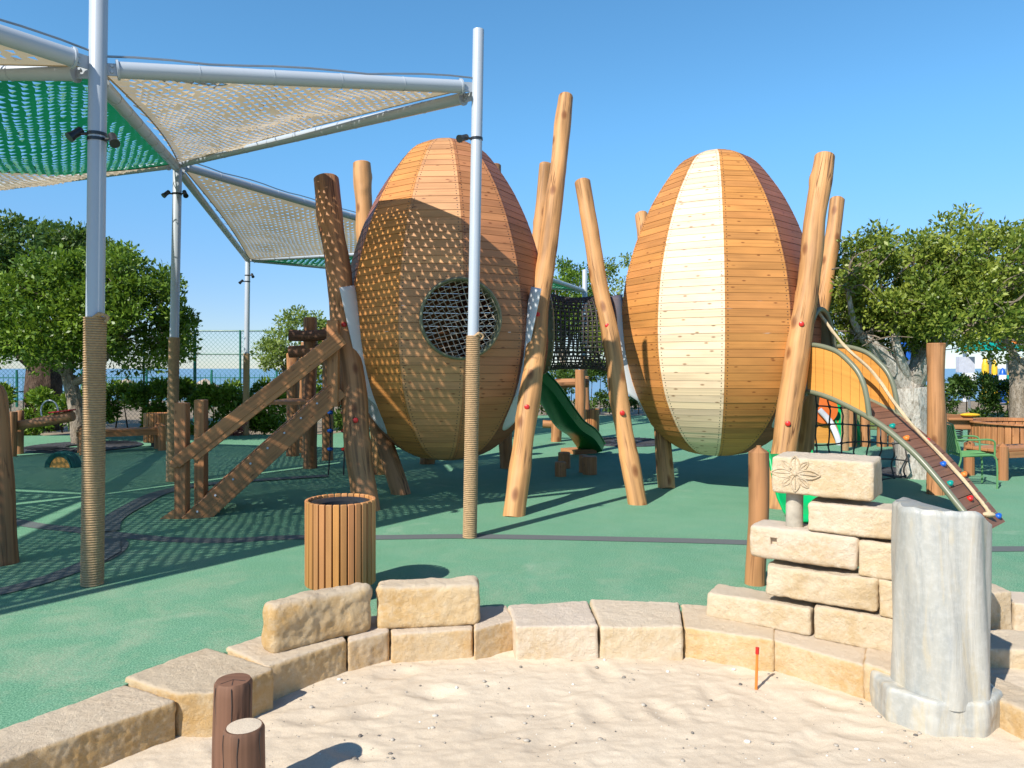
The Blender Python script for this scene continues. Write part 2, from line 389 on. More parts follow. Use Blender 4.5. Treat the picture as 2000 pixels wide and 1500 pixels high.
def catmull(P, per=8):
    P = [Vector(p) for p in P]; out = []
    for i in range(len(P)-1):
        p0, p1, p2, p3 = P[max(i-1, 0)], P[i], P[i+1], P[min(i+2, len(P)-1)]
        for k in range(per):
            t = k/per; out.append(.5*((2*p1)+(p2-p0)*t+(2*p0-5*p1+4*p2-p3)*t*t+(3*p1-p0-3*p2+p3)*t**3))
    out.append(P[-1]); return out
def interp(T, x):
    if x <= T[0][0]: return T[0][1]
    for (a, va), (b, vb) in zip(T, T[1:]):
        if x <= b: return va+(vb-va)*(x-a)/(b-a)
    return T[-1][1]
def logtube(mb, a, b, r0, r1, seed=0, bend=.04, n=20, knob=.05, step=.07, flare=0.0, tint=None, rnded=0.0, mid=None):
    a, b = Vector(a), Vector(b); L = (b-a).length; N = max(3, int(L/step)); pts = []; rs = []
    d = (b-a).normalized(); s1 = d.cross(Vector((.3, 1, .1))).normalized(); s2 = d.cross(s1)
    for i in range(N+1):
        t = i/N; w_ = math.sin(math.pi*t)
        o = s1*noise.noise(Vector((seed*7.1, t*L*.9, 0)))*bend*2*w_+s2*noise.noise(Vector((seed*3.3, t*L*.9, 5)))*bend*2*w_
        if mid: o = o+Vector(mid)*w_
        pts.append(a.lerp(b, t)+o); r = r0+(r1-r0)*t
        r *= 1+.06*noise.noise(Vector((seed, t*L*1.7, 9)))*2+flare*max(0, 1-t*L/.5)**2
        if rnded and (L-t*L) < rnded: q = 1-(L-t*L)/rnded; r *= math.sqrt(max(.05, 1-q*q*.93))
        rs.append(r)
    knobs = [(rnd.uniform(0, L), rnd.uniform(0, 6.28), rnd.uniform(.3, 1)) for _ in range(int(L*2.2))] if knob else []
    def bf(l, an):
        x = knob*.7*noise.noise(Vector((math.cos(an)*1.3+seed, math.sin(an)*1.3, l*2.0)))*2
        x += knob*.35*noise.noise(Vector((math.cos(an)*3+seed, math.sin(an)*3, l*6)))
        for kl, ka, ks in knobs:
            da = (an-ka+math.pi) % (2*math.pi)-math.pi; q = (l-kl)**2/.0035+da*da/.12
            if q < 6: x += knob*2.2*ks*math.exp(-q)
        return x
    # crisp cut ends: a small chamfer ring
    mb.tube([pts[0]]+pts[1:-1]+[pts[-1]-d*.012, pts[-1]], rs[:-1]+[rs[-1], rs[-1]*.9], n, True, bf, tint)
    return pts

# ------------------------------------------------------------------ setting: terrain, sea, rubber, sand
def sheet(name, pts, m, z=None, kind='structure'):
    mb = MB(); P = [Vector(p) if len(p) == 3 else Vector((p[0], p[1], z)) for p in pts]; mb.add(P, [tuple(range(len(P)))])
    return tag(mb.build(name, m, smooth=False), kind=kind)
mb = MB()
prof = [(-6, -.36), (0, -.36), (12, -.36), (26, -.10), (40, -.12), (52, -3.2), (75, -5.6), (140, -7.5)]
xs = [-420, -120, -40, 0, 40, 120, 420]
V = [Vector((x, y, z)) for (y, z) in prof for x in xs]; Fs = [(j*7+i, j*7+i+1, j*7+8+i, j*7+7+i) for j in range(len(prof)-1) for i in range(6)]
mb.add(V, Fs); tag(mb.build('ground', M['earth']), kind='structure')
sheet('sea', [(-5000, 84, -6), (5000, 84, -6), (5000, 5500, -6), (-5000, 5500, -6)], M['sea'])
# rubber playground surface, its front edge follows the stone kerb of the sandpit
edge_px = [(-400, 1600), (-150, 1470), (100, 1385), (245, 1330), (400, 1270), (530, 1252), (640, 1218), (760, 1200), (925, 1186), (1070, 1180), (1250, 1180), (1420, 1190), (1600, 1200)]
edge = [G(x, y) for x, y in edge_px]+[Vector((2.9, 4.9, 0)), Vector((3.3, 5.2, 0)), Vector((4.2, 5.3, 0)), Vector((7, 4.6, 0)), Vector((14, 2.0, 0))]
edge = [Vector((p.x, p.y-.085, 0)) for p in edge]
outer = [(30, 2.0, 0), (30, 19.3, 0), (14.5, 19.4, 0), (9.5, 19.9, 0), (6, 25.5, 0), (-3, 25.5, 0), (-4.5, 18.3, 0), (-22, 17.4, 0), (-22, 2.0, 0), (-8, .8, 0)]
mb = MB(); P = edge+[Vector(p) for p in outer]; mb.prism([(p.x, p.y, -.34) for p in P], (0, 0, .34)); rub = mb.build('play_surface', M['rubber'], smooth=False); tag(rub, kind='structure')
def band(name, px, wd, lift=.004, world=False):
    c = catmull([(p[0], p[1], 0) if world else G(*p) for p in px], 8); mb = MB(); V = []
    for i, p in enumerate(c):
        d = (c[min(i+1, len(c)-1)]-c[max(i-1, 0)]).normalized(); nn = Vector((-d.y, d.x, 0)); k = wd*(1+.12*noise.noise(p*1.3))
        V += [p+nn*k/2+Vector((0, 0, lift)), p-nn*k/2+Vector((0, 0, lift))]
    mb.add(V, [(2*i, 2*i+1, 2*i+3, 2*i+2) for i in range(len(c)-1)]); tag(mb.build(name, M['greyrub'], smooth=False), kind='structure')
band('grey_band', [(-60, 1000), (60, 1025), (150, 1035), (230, 1045), (330, 1054), (450, 1056), (560, 1050), (730, 1050), (920, 1048), (1200, 1053), (1460, 1060), (1700, 1072), (2050, 1072)], .19)
band('grey_band', [(-60, 1170), (60, 1142), (140, 1115), (205, 1088), (228, 1066), (215, 1052)], .20, .008)
band('grey_band', [(206, 1040), (215, 1018), (260, 990), (320, 962), (420, 945), (640, 930)], .24, .012)
mb = MB(); mb.add([G(195, 1050)+Vector((0, 0, .016)), G(235, 1056)+Vector((0, 0, .016)), G(236, 1080)+Vector((0, 0, .016)), G(205, 1098)+Vector((0, 0, .016)), G(180, 1100)+Vector((0, 0, .016))], [(4, 3, 2, 1, 0)])
tag(mb.build('grey_patch', M['greyrub'], smooth=False), kind='structure')
# sand
def sand_h(x, y):
    return -.185+(sand_raw(x, y)+.185)*.62
def sand_raw(x, y):
    v = Vector((x, y, 0)); h = -.195+.03*noise.noise(v*.8)+.02*max(0, y-4.0)
    q = Vector((x*1.0+y*.5, y*1.5-x*.5, 3)); n1 = noise.noise(q*1.9); n2 = noise.noise(q*4.2+Vector((3, 7, 1)))
    h += .018*n1+.006*(1-abs(n2)*2)+.006*(1-2.4*abs(noise.noise(q*8.5)))+.005*noise.noise(q*17)+.003*noise.noise(q*38)
    # footprint like dents
    cell = Vector((math.floor(x*3.3), math.floor(y*3.3), 0))
    for dx in (-1, 0, 1):
        for dy in (-1, 0, 1):
            c = cell+Vector((dx, dy, 0)); h1 = noise.cell(c*1.37+Vector((.5, .5, .2))); h2 = noise.cell(c*2.11+Vector((9.5, 4.5, .7))); h3 = noise.cell(c*.77+Vector((3.2, 8.1, .3)))
            cx, cy = (c.x+.5+.6*(h1-.5))/3.3, (c.y+.5+.6*(h2-.5))/3.3; a = h3*6.28; ex, ey = math.cos(a), math.sin(a)
            u = (x-cx)*ex+(y-cy)*ey; w2 = -(x-cx)*ey+(y-cy)*ex; q2 = (u/.12)**2+(w2/.065)**2
            if q2 < 5 and h1 > .35: h += -.024*math.exp(-q2)+.010*math.exp(-(math.sqrt(q2)-1.5)**2*3)
    return h
mb = MB(); nx, ny = 420, 330; X0, X1, Y0, Y1 = -3.6, 4.4, 1.6, 5.5
V = [Vector((X0+(X1-X0)*i/nx, Y0+(Y1-Y0)*j/ny, 0)) for j in range(ny+1) for i in range(nx+1)]
for p in V: p.z = sand_h(p.x, p.y)
mb.add(V, [(j*(nx+1)+i, j*(nx+1)+i+1, (j+1)*(nx+1)+i+1, (j+1)*(nx+1)+i) for j in range(ny) for i in range(nx)], [[(0, 0)]*4]*(nx*ny))
tag(mb.build('sand', M['sand'], ang=180), kind='structure')
mb = MB(); mb.add([(-12, -3, -.30), (12, -3, -.30), (12, 1.65, -.27), (-12, 1.65, -.27)], [(0, 1, 2, 3)]); mb.add([(4.35, 1.6, -.27), (12, 1.6, -.27), (12, 5.4, -.27), (4.35, 5.4, -.27)], [(0, 1, 2, 3)]); mb.add([(-12, 1.6, -.27), (-3.55, 1.6, -.27), (-3.55, 3, -.27), (-12, 3, -.27)], [(0, 1, 2, 3)])
tag(mb.build('sand_apron', M['sand'], smooth=False), kind='structure')
# pebbles and shell bits
mb = MB(); rp = random.Random(3)
for i in range(420):
    py = rp.uniform(1290, 1498); px = rp.uniform(430, 1900); p = G(px, py, -.19)
    r = .003+.011*rp.random()**5
    p.z = sand_h(p.x, p.y)+r*.25; mb.ball(p, r, 6, (rp.uniform(.8, 1.5), rp.uniform(.8, 1.3), .6))
def pebm():
    m, t, b = mat('pebbles'); at = nd(t, 'ShaderNodeAttribute', attribute_name='tint')
    sep = t.nodes.new('ShaderNodeSeparateColor'); t.links.new(at.outputs['Color'], sep.inputs[0])
    t.links.new(ramp(t, sep.outputs[0], [(.55, (.10, .09, .08)), (.7, (.30, .26, .21)), (.85, (.45, .40, .33)), (1.0, (.75, .72, .66))]), b.inputs['Base Color']); return m
tag(mb.build('pebbles', pebm(), ang=180), 'small grey and white pebbles and shell bits strewn over the sand', 'pebbles', kind='stuff')

# ------------------------------------------------------------------ stones
TX1 = bpy.data.textures.new('stone_lumps', 'CLOUDS'); TX1.noise_scale = .16; TX1.noise_depth = 2
TX2 = bpy.data.textures.new('stone_chips', 'CLOUDS'); TX2.noise_scale = .035; TX2.noise_depth = 3
def stone(poly_bottom, ztop, zbot, label, m='stone', group='sandstone blocks of the sandpit kerb and ruin', lump=.015, chip=.008, bev=.015, vox=.010, name='stone_block', lean=None):
    P = [Vector((p[0], p[1], zbot)) for p in poly_bottom]; c = sum(P, Vector())/len(P); c.z = zbot
    # jitter and shrink for joints
    rr = random.Random(hash(label) % 1000 if False else sum(map(ord, label)))
    P2 = []
    for p in P:
        d = (p-c); d.z = 0; P2.append(p+d.normalized()*.004)
    mb = MB(); vec = Vector((0, 0, ztop-zbot)); n = len(P2)
    top = [p+vec+Vector((rr.uniform(-.008, .008), rr.uniform(-.008, .008), rr.uniform(-.010, .006))) for p in P2]
    if lean: top = [p+Vector(lean) for p in top]
    V = P2+top; Fs = [tuple(range(n-1, -1, -1)), tuple(range(n, 2*n))]+[(i, (i+1) % n, (i+1) % n+n, i+n) for i in range(n)]
    area = sum(P2[i].x*P2[(i+1) % n].y-P2[(i+1) % n].x*P2[i].y for i in range(n))
    if area < 0: Fs = [tuple(reversed(f)) for f in Fs]
    mb.add(V, Fs); ob = mb.build(name, M[m], origin=c, smooth=False)
    ob.rotation_euler = (0, 0, 0)
    b = ob.modifiers.new('b', 'BEVEL'); b.width = bev; b.segments = 3
    r = ob.modifiers.new('r', 'REMESH'); r.mode = 'VOXEL'; r.voxel_size = vox; r.use_smooth_shade = True
    for tx, st in ((TX1, lump), (TX2, chip)):
        d = ob.modifiers.new('d', 'DISPLACE'); d.texture = tx; d.strength = st; d.mid_level = .44; d.texture_coords = 'GLOBAL'
    return tag(ob, label, 'stone block', group)
def ps(px, zt=.01): return [G(x, y, zt) for x, y in px]
K = 'kerb of the sandpit'
stone(ps([(-190, 1490), (245, 1333), (346, 1366), (60, 1462), (-60, 1512)]), .01, -.36, 'long low kerb stone at the bottom left corner with a shadow across its end')
stone(ps([(245, 1326), (405, 1268), (535, 1312), (420, 1362), (348, 1362)]), .03, -.36, 'broad flat-topped kerb stone behind the two dark round posts')
stone(ps([(442, 1271), (640, 1206), (676, 1254), (522, 1305)], .0), .02, -.36, 'kerb stone lying under the left of the two raised boulders')
stone(ps([(678, 1212), (756, 1200), (761, 1234), (680, 1254)], .0), .01, -.36, 'small squarish kerb stone below the gap between the two raised boulders')
stone(ps([(760, 1196), (925, 1186), (924, 1228), (764, 1238)], .0), .0, -.36, 'rectangular kerb stone lying under the right raised boulder')
stone(ps([(926, 1186), (990, 1180), (1004, 1212), (926, 1230)], .01), .01, -.36, 'small kerb stone shaded by the right raised boulder')
stone(ps([(993, 1181), (1147, 1171), (1169, 1222), (1008, 1221)], .03), .03, -.36, 'wide pale kerb stone in the middle of the arc, left of the cracked one', 'stonew')
stone(ps([(1151, 1171), (1326, 1174), (1333, 1221), (1174, 1222)], .03), .03, -.36, 'wide pale kerb stone in the middle of the arc with a crack across its top', 'stonew')
stone(ps([(1329, 1180), (1515, 1184), (1510, 1250), (1336, 1223)], .01), .01, -.36, 'long yellow kerb stone in front of the low wall block')
stone(ps([(1516, 1186), (1700, 1200), (1688, 1296), (1512, 1251)], .0), .0, -.36, 'kerb stone half buried in sand behind the small stick')
stone(ps([(1702, 1200), (1800, 1240), (1790, 1330), (1690, 1297)], .0), .0, -.36, 'short kerb stone touching the foot of the marble column')
# two raised boulders: standing upright on the kerb
def upright(x0, y0, x1, y1, z0, zt, depth, label, m='stone', back=None, **k):
    a, b = G(x0, y0, z0), G(x1, y1, z0); d = (b-a).normalized(); nb = Vector((-d.y, d.x, 0)); nb = nb if nb.y > 0 else -nb
    return stone([a, b, b+nb*depth, a+nb*depth], zt, z0, label, m, **k)
upright(530, 1284, 728, 1234, .0, .285, .17, 'tilted raised boulder standing on the kerb in front of the litter bin', lump=.04, bev=.04, lean=(0, .02, .0))
upright(737, 1231, 936, 1222, .0, .262, .19, 'squared raised boulder standing on the kerb right of the litter bin', lump=.03, bev=.03, lean=(0, .03, 0))
# ruin wall plane
WA, WD = Vector((1.27, 4.9, 0)), Vector((.826, -.563, 0)); WB = Vector((.563, .826, 0))
def wall_s(px):
    k = (px-1000)/F; s = (k*WA.y-WA.x)/(WD.x-k*WD.y); return s
def wblock(x0, x1, y0t, y0b, y1t, y1b, depth, label, off=0.0, m='stonew', **k):
    s0, s1 = wall_s(x0), wall_s(x1); a, b = WA+WD*s0+WB*off, WA+WD*s1+WB*off
    zt = ((H-(y0t-HY)/F*a.y)+(H-(y1t-HY)/F*b.y))/2; zb = ((H-(y0b-HY)/F*a.y)+(H-(y1b-HY)/F*b.y))/2
    return stone([a, b, b+WB*depth, a+WB*depth], zt, zb, label, m, **k), a, b, zt, zb
wblock(1380, 1582, 1166, 1208, 1165+12, 1241, .24, 'lowest block at the left end of the ruined wall')
wblock(1590, 1760, 1186, 1246, 1205, 1284, .26, 'bottom block of the ruined wall beside the marble column')
wblock(1498, 1713, 1104, 1160, 1130, 1199, .27, 'cracked block in the second course of the ruined wall', lump=.035)
wblock(1718, 1800, 1132, 1201, 1146, 1222, .27, 'small block wedged between the cracked block and the column')
sq, a_, b_, zt_, zb_ = wblock(1463, 1672, 1027, 1088, 1050, 1116, .27, 'block with a small square notch in the ruined wall', bev=.03)
wblock(1677, 1790, 1052, 1118, 1070, 1148, .27, 'plain block right of the notched one in the ruined wall')
wblock(1579, 1790, 978, 1030, 1004, 1068, .27, 'smooth block directly under the carved top block')
top_, ta, tb, tzt, tzb = wblock(1508, 1704, 882, 958, 912, 984, .34, 'topmost block of the ruined wall, carved with a flower', lump=.014, bev=.016)
# square notch (a recess cut into the block before it is weathered)
cm = MB(); nc = WA+WD*wall_s(1511); cm.box(nc+Vector((0, 0, H-(1057-HY)/F*nc.y)), (.04, .06, .045), math.atan2(WD.y, WD.x)); cut = cm.build('cut', M['stonew'])
bo = sq.modifiers.new('n', 'BOOLEAN'); bo.object = cut; bo.operation = 'DIFFERENCE'; bo.solver = 'EXACT'
dg = bpy.context.evaluated_depsgraph_get(); nm = bpy.data.meshes.new_from_object(sq.evaluated_get(dg)); sq.modifiers.clear(); sq.data = nm; bpy.data.objects.remove(cut)
# flower carving on the top block
mb = MB(); cs = wall_s(1553); fc = WA+WD*cs; fc.z = H-(925-HY)/F*fc.y; fc = fc-WB*.0055
def petal(ang, L, wd, r0=.0):
    ax = WD*math.cos(ang)+Vector((0, 0, math.sin(ang))); sd = -WD*math.sin(ang)+Vector((0, 0, math.cos(ang))); pts = []
    for i in range(13): t = i/12; pts.append(fc+ax*(r0+L*t)+sd*wd*math.sin(math.pi*t)**.8+WB*.0)
    for i in range(12, -1, -1): t = i/12; pts.append(fc+ax*(r0+L*t)-sd*wd*math.sin(math.pi*t)**.8)
    mb.tube(pts[:-1], .0050, 6, closed=True)
    mb.tube([fc+ax*(r0+L*.15)-WB*.002, fc+ax*(r0+L*.85)-WB*.002], .003, 5)
for k in range(4): petal(k*math.pi/2, .135 if k % 2 == 0 else .10, .026, .01)
for k in range(4): petal(k*math.pi/2+math.pi/4, .075, .018, .035)
mb.ball(fc, .016, 10, (1, 1, 1))
mb.build('flower_carving', M['stonew'], top_, origin=top_.location)
top_['category'] = 'stone block'
# little marble prop between the blocks
pp = WA+WD*wall_s(1543)+WB*.12; z1 = tzb+.01; z0 = H-(1040-HY)/F*pp.y
mb = MB(); logtube(mb, (pp.x, pp.y, z0-.03), (pp.x, pp.y, z1+.02), .054, .052, 3, .005, 18, .02, .03)
tag(mb.build('stone_prop', plain('grey_limestone', (.42, .37, .29), .9, 0, .25, 12, .8, 60), origin=(pp.x, pp.y, z0)), 'short round grey prop holding up the carved block', 'pillar')
# right-hand blocks behind the column
def rblock(x0, x1, Yd, yt, yb, depth, label, rz=0, m='stone', **k):
    a, b = Q(x0, yb, Yd), Q(x1, yb, Yd+rz); return stone([a, b, b+Vector((-rz*.3, depth, 0)), a+Vector((-rz*.3, depth, 0))], Q(x0, yt, Yd).z, a.z, label, m, **k)
rblock(1880, 1936, 4.55, 1068, 1168, .22, 'block end peeking out at mid height right of the marble column')
rblock(1850, 1978, 4.85, 1166, 1262, .28, 'block right of the marble column with its joint to the corner block', .15, 'stonew')
rblock(1982, 2130, 5.0, 1176, 1285, .3, 'corner block cut by the right edge of the picture', -.15, 'stonew')
rblock(1850, 2080, 4.55, 1260, 1352, .35, 'low rough block under the two upright ones at the right edge', -.1, 'stonew')
rblock(1925, 2110, 3.85, 1352, 1462, .38, 'lowest kerb stone at the right edge beside the marble foot', -.45)
# marble column
cx, cy = 2.27, 3.92; col = thing('marble_column', (cx, cy, -.25), 'grey veined marble column fragment standing in the sand before the ruined wall', 'column')
mb = MB(); N = 64; V = []; rows = 60
for j in range(rows+1):
    t = j/rows; z = -.06+t*.985
    for k in range(N):
        a = 2*math.pi*k/N; r = .232-.012*t+.012*noise.noise(Vector((math.cos(a)*2+t*.8, math.sin(a)*2, z*.8)))*2
        r += .0045*math.sin(a*3+t*3.2)+.0012*math.sin(a*9-t*3)
        zz = z
        if j > rows-8: zz = z-.07*max(0, math.cos(a-.3))*(j-rows+8)/8-(.16*max(0, math.cos(a+.2)-.72)*(j-rows+8)/8)+.012*noise.noise(Vector((math.cos(a)*3, math.sin(a)*3, 1)))
        if j == rows: r *= .93
        V.append(Vector((cx+r*math.cos(a)*1.0, cy+r*math.sin(a), zz)))
Fs = [(j*N+k, j*N+(k+1) % N, (j+1)*N+(k+1) % N, (j+1)*N+k) for j in range(rows) for k in range(N)]+[tuple(rows*N+k for k in range(N))]
mb.add(V, Fs, [[(0, 0)]*len(f) for f in Fs]); mb.build('shaft', M['marble'], col, (cx, cy, -.25), ang=50)
mb = MB(); V = []; N = 8; ring = [(math.cos(2*math.pi*(k+.4)/8), math.sin(2*math.pi*(k+.4)/8)) for k in range(8)]
mb.prism([(cx-.01+x*.32, cy+.03+y*.29, -.36) for x, y in ring], (0, 0, .345))
pb = mb.build('base', M['marble'], col, (cx, cy, -.25), smooth=False)
for nme, st, tx in (('b', 0, None),): b = pb.modifiers.new('b', 'BEVEL'); b.width = .02; b.segments = 2
r_ = pb.modifiers.new('r', 'REMESH'); r_.mode = 'VOXEL'; r_.voxel_size = .012; r_.use_smooth_shade = True
d_ = pb.modifiers.new('d', 'DISPLACE'); d_.texture = TX1; d_.strength = .03; d_.texture_coords = 'GLOBAL'; d_.mid_level = .55

# ------------------------------------------------------------------ posts in the sand, stick
mb = MB(); logtube(mb, (-1.172, 3.10, -.4), (-1.168, 3.10, .342), .077, .077, 2, .004, 28, .012, .05)
tag(mb.build('timber_post', M['pier'], origin=(-1.172, 3.1, -.4)), 'taller of the two dark brown round posts standing in the sand', 'post', 'dark round posts in the sand')
mb = MB(); logtube(mb, (-1.02, 2.83, -.4), (-1.025, 2.83, .278), .077, .077, 5, .004, 28, .012, .05)
tag(mb.build('timber_post', M['pier'], origin=(-1.02, 2.83, -.4)), 'shorter nearer dark brown round post with a split, sand-dusted top', 'post', 'dark round posts in the sand')
p = G(1476, 1347, -.19); st = thing('toy_stick', p, 'small orange stick with a red tip stuck upright in the sand', 'stick')
mb = MB(); mb.tube([p-Vector((0, 0, .05)), p+Vector((.008, 0, .205))], [.0085, .0075], 10); mb.build('shaft', M['orange'], st, p)
mb = MB(); mb.tube([p+Vector((.008, 0, .205)), p+Vector((.0095, 0, .242))], .0105, 10); mb.build('tip', M['red'], st, p)
for (x, y, zt, an, nm) in ((-1.168, 3.10, .342, -75, 0), (-1.025, 2.83, .278, -85, 1)):
    po_ = [o for o in COL.objects if o.name.startswith('timber_post')][nm]; mb = MB(); r_ = .0772
    for a_, L_ in ((an, .9), (an-55, .5), (an+62, .35)):
        d_ = Vector((math.cos(R(a_)), math.sin(R(a_)), 0)); k_ = [Vector((x, y, zt-.012-L_*i/14))+d_*(r_+.0006)+Vector((-d_.y, d_.x, 0))*.016*noise.noise(Vector((a_, i*.33, nm))) for i in range(15)]
        mb.tube([Vector((x, y, zt+.0005)), Vector((x, y, zt+.0005))+d_*.055]+k_, [.0008, .0014]+[.0017*(1-i/16) for i in range(15)], 5)
    mb.build('split', M['black'], po_, po_.location)
    if nm == 1:
        mb = MB(); V = [Vector((x, y, zt+.0050))]+[Vector((x+.064*(1+.12*noise.noise(Vector((k, 3, 1))))*math.cos(k*.2618), y+.064*(1+.12*noise.noise(Vector((k, 5, 2))))*math.sin(k*.2618), zt+.0012)) for k in range(24)]
        mb.add(V, [(0, 1+k, 1+(k+1) % 24) for k in range(24)]); mb.build('sand_dusting', M['sand'], po_, po_.location)
# grooved log post by the ruin
b = G(1474, 1140); mb = MB(); logtube(mb, (b.x, b.y, -.05), (b.x+.03, b.y, 1.055), .076, .073, 4, .012, 24, .04, .05, rnded=.03)
tag(mb.build('log_post', M['logd'], origin=(b.x, b.y, 0)), 'waist-high round log post just left of the ruined wall', 'post')

# ------------------------------------------------------------------ litter bins
def make_bin(loc, r, h, foot, label, n=30, m='bin'):
    t = thing('litter_bin', loc, label, 'litter bin', 'round timber-slatted litter bins')
    mb = MB()
    for k in range(n):
        a = 2*math.pi*k/n; wd = 2*math.pi*r/n*.84; q = rnd.uniform(.62, 1.0)
        mb.box((math.cos(a)*r, math.sin(a)*r, foot+h/2), (.024, wd, h), a, tint=(q, q*rnd.uniform(.88, 1.05), q*rnd.uniform(.75, 1.05)))
    mb.build('slats', M[m], t, bevel=.004)
    mb = MB(); ri = r-.016
    mb.lathe([(.0, foot-.005), (ri, foot-.005), (ri, foot+h-.03), (ri-.012, foot+h-.018), (ri-.05, foot+h-.022), (ri-.075, foot+h-.04), (ri-.085, foot+h-.20), (0, foot+h-.25)], n=40); mb.build('liner', M['black'], t)
    mb = MB(); mb.lathe([(0, foot), (r*.45, foot), (r*.45, 0.0), (0, 0.0)], n=24); mb.build('foot', M['black'], t)
    return t
b0 = make_bin((-1.24, 5.35, 0), .238, .60, .10, 'round timber-slatted litter bin in the foreground behind the tilted boulder')
def bincopy(x, y, lab):
    p = G(x, y); return dup(b0, p, rnd.uniform(0, 6), lab)
bincopy(306, 872, 'distant slatted litter bin behind the long bench at left')
bincopy(1149, 858, 'distant slatted litter bin behind the green slide')

# ------------------------------------------------------------------ shade structure
NA, NB, NC = Vector((-3.17, 5.62, 3.92)), Vector((-.36, 7.18, 4.37)), Vector((-4.86, 10.73, 4.60))
ND, NE, NF = Vector((-6.45, 18.05, 4.28)), Q(900, 486, 16.4), Q(1141, 568, 22.9)
NG, NH, NI = Vector((-7.1, .4, 4.02)), Vector((-8.2, 6.1, 4.10)), Vector((-10.4, 12.3, 4.42))
def shade_pole(base, top, r, rope_h, label, lights=(), rr=None, tail=False):
    base, top = Vector(base), Vector(top); t = thing('shade_pole', base, label, 'pole', 'grey steel poles of the shade sails'); d = (top-base).normalized(); L = (top-base).length
    mb = MB(); mb.tube([base-d*.05, base+d*(L-.004), top], [r, r, r*.97], 24, tint=(1, 1, 1)); mb.build('pole', M['pole'], t, base)
    mb = MB(); rr = rr or r*1.0+.0165; q = d.to_track_quat('Z', 'Y'); n = int(rope_h/.0185); pf = []
    for i in range(n):
        z = .0+i*.0185; pf += [(rr-.0085, z+.0005), (rr-.001, z+.004), (rr+.0015, z+.009), (rr-.001, z+.0145)]
    pf = [(r, 0)]+pf+[(r, n*.0185)]; mb.lathe(pf, base, 24, axis=d)
    if tail:
        e = base+d*n*.0185; mb.tube(catmull([e+Vector((r*.3, -r, -.01)), e+Vector((r*1.1, -r*.9, .02)), e+Vector((r*1.8, -r*.5, -.005)), e+Vector((r*1.5, -r*.6, -.04))], 5), .012, 8)
        mb.ball(e+Vector((r*1.0, -r*.9, .015)), .02, 8)
    mb.build('rope_wrap', M['rope'], t, base, ang=60)
    for (z, sx, sy, pitch) in lights:
        c = base+d*z; s_ = MB(); side = Vector((sx, sy, 0)).normalized()
        s_.tube([c+side*(r+.0), c+side*(r+.06)], .012, 8); s_.tube([c+Vector((0, 0, -.012)), c+Vector((0, 0, .012))], r+.006, 20)
        h = c+side*(r+.075); ax = (side*.5+Vector((0, -.45, 0))+Vector((0, 0, -pitch))).normalized()
        s_.tube([h-ax*.05, h-ax*.045, h+ax*.04, h+ax*.042, h+ax*.07], [.024, .030, .030, .035, .038], 14); s_.ball(h, .02, 8)
        s_.build('spotlight', M['black'], t, base)
    return t
LG = lambda z, a, b, p=.7: (z, a, b, p)
shade_pole((-3.19, 5.62, 0), (-3.135, 5.62, 4.98), .064, 2.05, 'nearest and thickest grey shade pole at left, rope-wrapped with a loose knot', [LG(3.42, -1, -.3), LG(3.38, 1, -.2)], rr=.080, tail=True)
shade_pole((-.41, 7.18, 0), (-.325, 7.18, 4.93), .054, 1.97, 'grey rope-wrapped shade pole standing in front of the egg with the porthole', [LG(3.87, -1, -.3, .3)], rr=.069, tail=True)
shade_pole((-4.94, 10.73, 0), (-4.85, 10.73, 4.66), .062, 2.10, 'rope-wrapped shade pole behind the stair posts at left', [LG(4.17, -1, -.3), LG(4.17, 1, -.3)], rr=.078)
shade_pole((-6.5, 18.05, 0), (-6.45, 18.05, 4.32), .062, 2.0, 'slim distant shade pole standing by the hedge and court fence', [LG(3.75, -1, -.3), LG(3.9, 1, -.3)], rr=.078)
eb = Vector((NE.x, NE.y, 0)); shade_pole(eb, (NE.x, NE.y, NE.z+.1), .06, 2.0, 'shade pole hidden behind the egg with the porthole')
fb = Vector((NF.x, NF.y, 0)); shade_pole(fb, (NF.x+.02, NF.y, NF.z+.65), .08, 2.0, 'farthest shade pole seen above the rope tunnel between the eggs')
pw = G(1650, 880); shade_pole(pw, (pw.x, pw.y, Q(1650, 470, pw.y).z), .055, 1.2, 'distant white pole in front of the right ficus crown')
def shade_beam(a, b, r, label, cable=True, loops=True, off=.16):
    a, b = Vector(a), Vector(b); d = (b-a).normalized(); L = (b-a).length; a2, b2 = a+d*off, b-d*off
    t = thing('shade_beam', a, label, 'steel beam', 'steel beams of the shade sails')
    mb = MB(); mb.tube([a2, b2], r, 20, tint=(1, 1, 1))
    for q, s_ in ((a2, 1), (b2, -1)): mb.tube([q-d*.012*s_, q+d*.004*s_], r*1.22, 20)
    n = int(L/.55)
    for i in range(1, n): c = a2+(b2-a2)*i/n; mb.tube([c-d*.003, c+d*.003], r+.0035, 18)
    mb.build('tube', M['pole'], t, a)
    mb = MB()
    for q, e in ((a, a2), (b, b2)): mb.beam(q, e, .012, r*1.5)
    up = Vector((0, 0, 1)); sd = d.cross(up).normalized()
    for q in (a+d*off*.72, b-d*off*.72):
        for dz in (-.02, .025): mb.tube([q-sd*.02+Vector((0, 0, dz)), q+sd*.02+Vector((0, 0, dz))], .011, 8)
    mb.build('end_plate', M['pole'], t, a)
    if cable:
        pts = []
        for i in range(int(L/.25)+1):
            u = i/int(L/.25); c = a.lerp(b, u); pts.append(c+Vector((0, 0, r+.012+.028*abs(math.sin(u*n*math.pi*.5+1))))+sd*.01*math.sin(u*9))
        mb = MB(); mb.tube(pts, .009, 6); mb.build('cable', M['galv'], t, a)
    return t
shade_beam(NA, NB, .062, 'grey steel beam from the nearest pole to the pole before the porthole egg')
shade_beam(NB-Vector((0, 0, .08)), NC, .056, 'steel beam running back from the porthole pole under the beige sail edge', False)
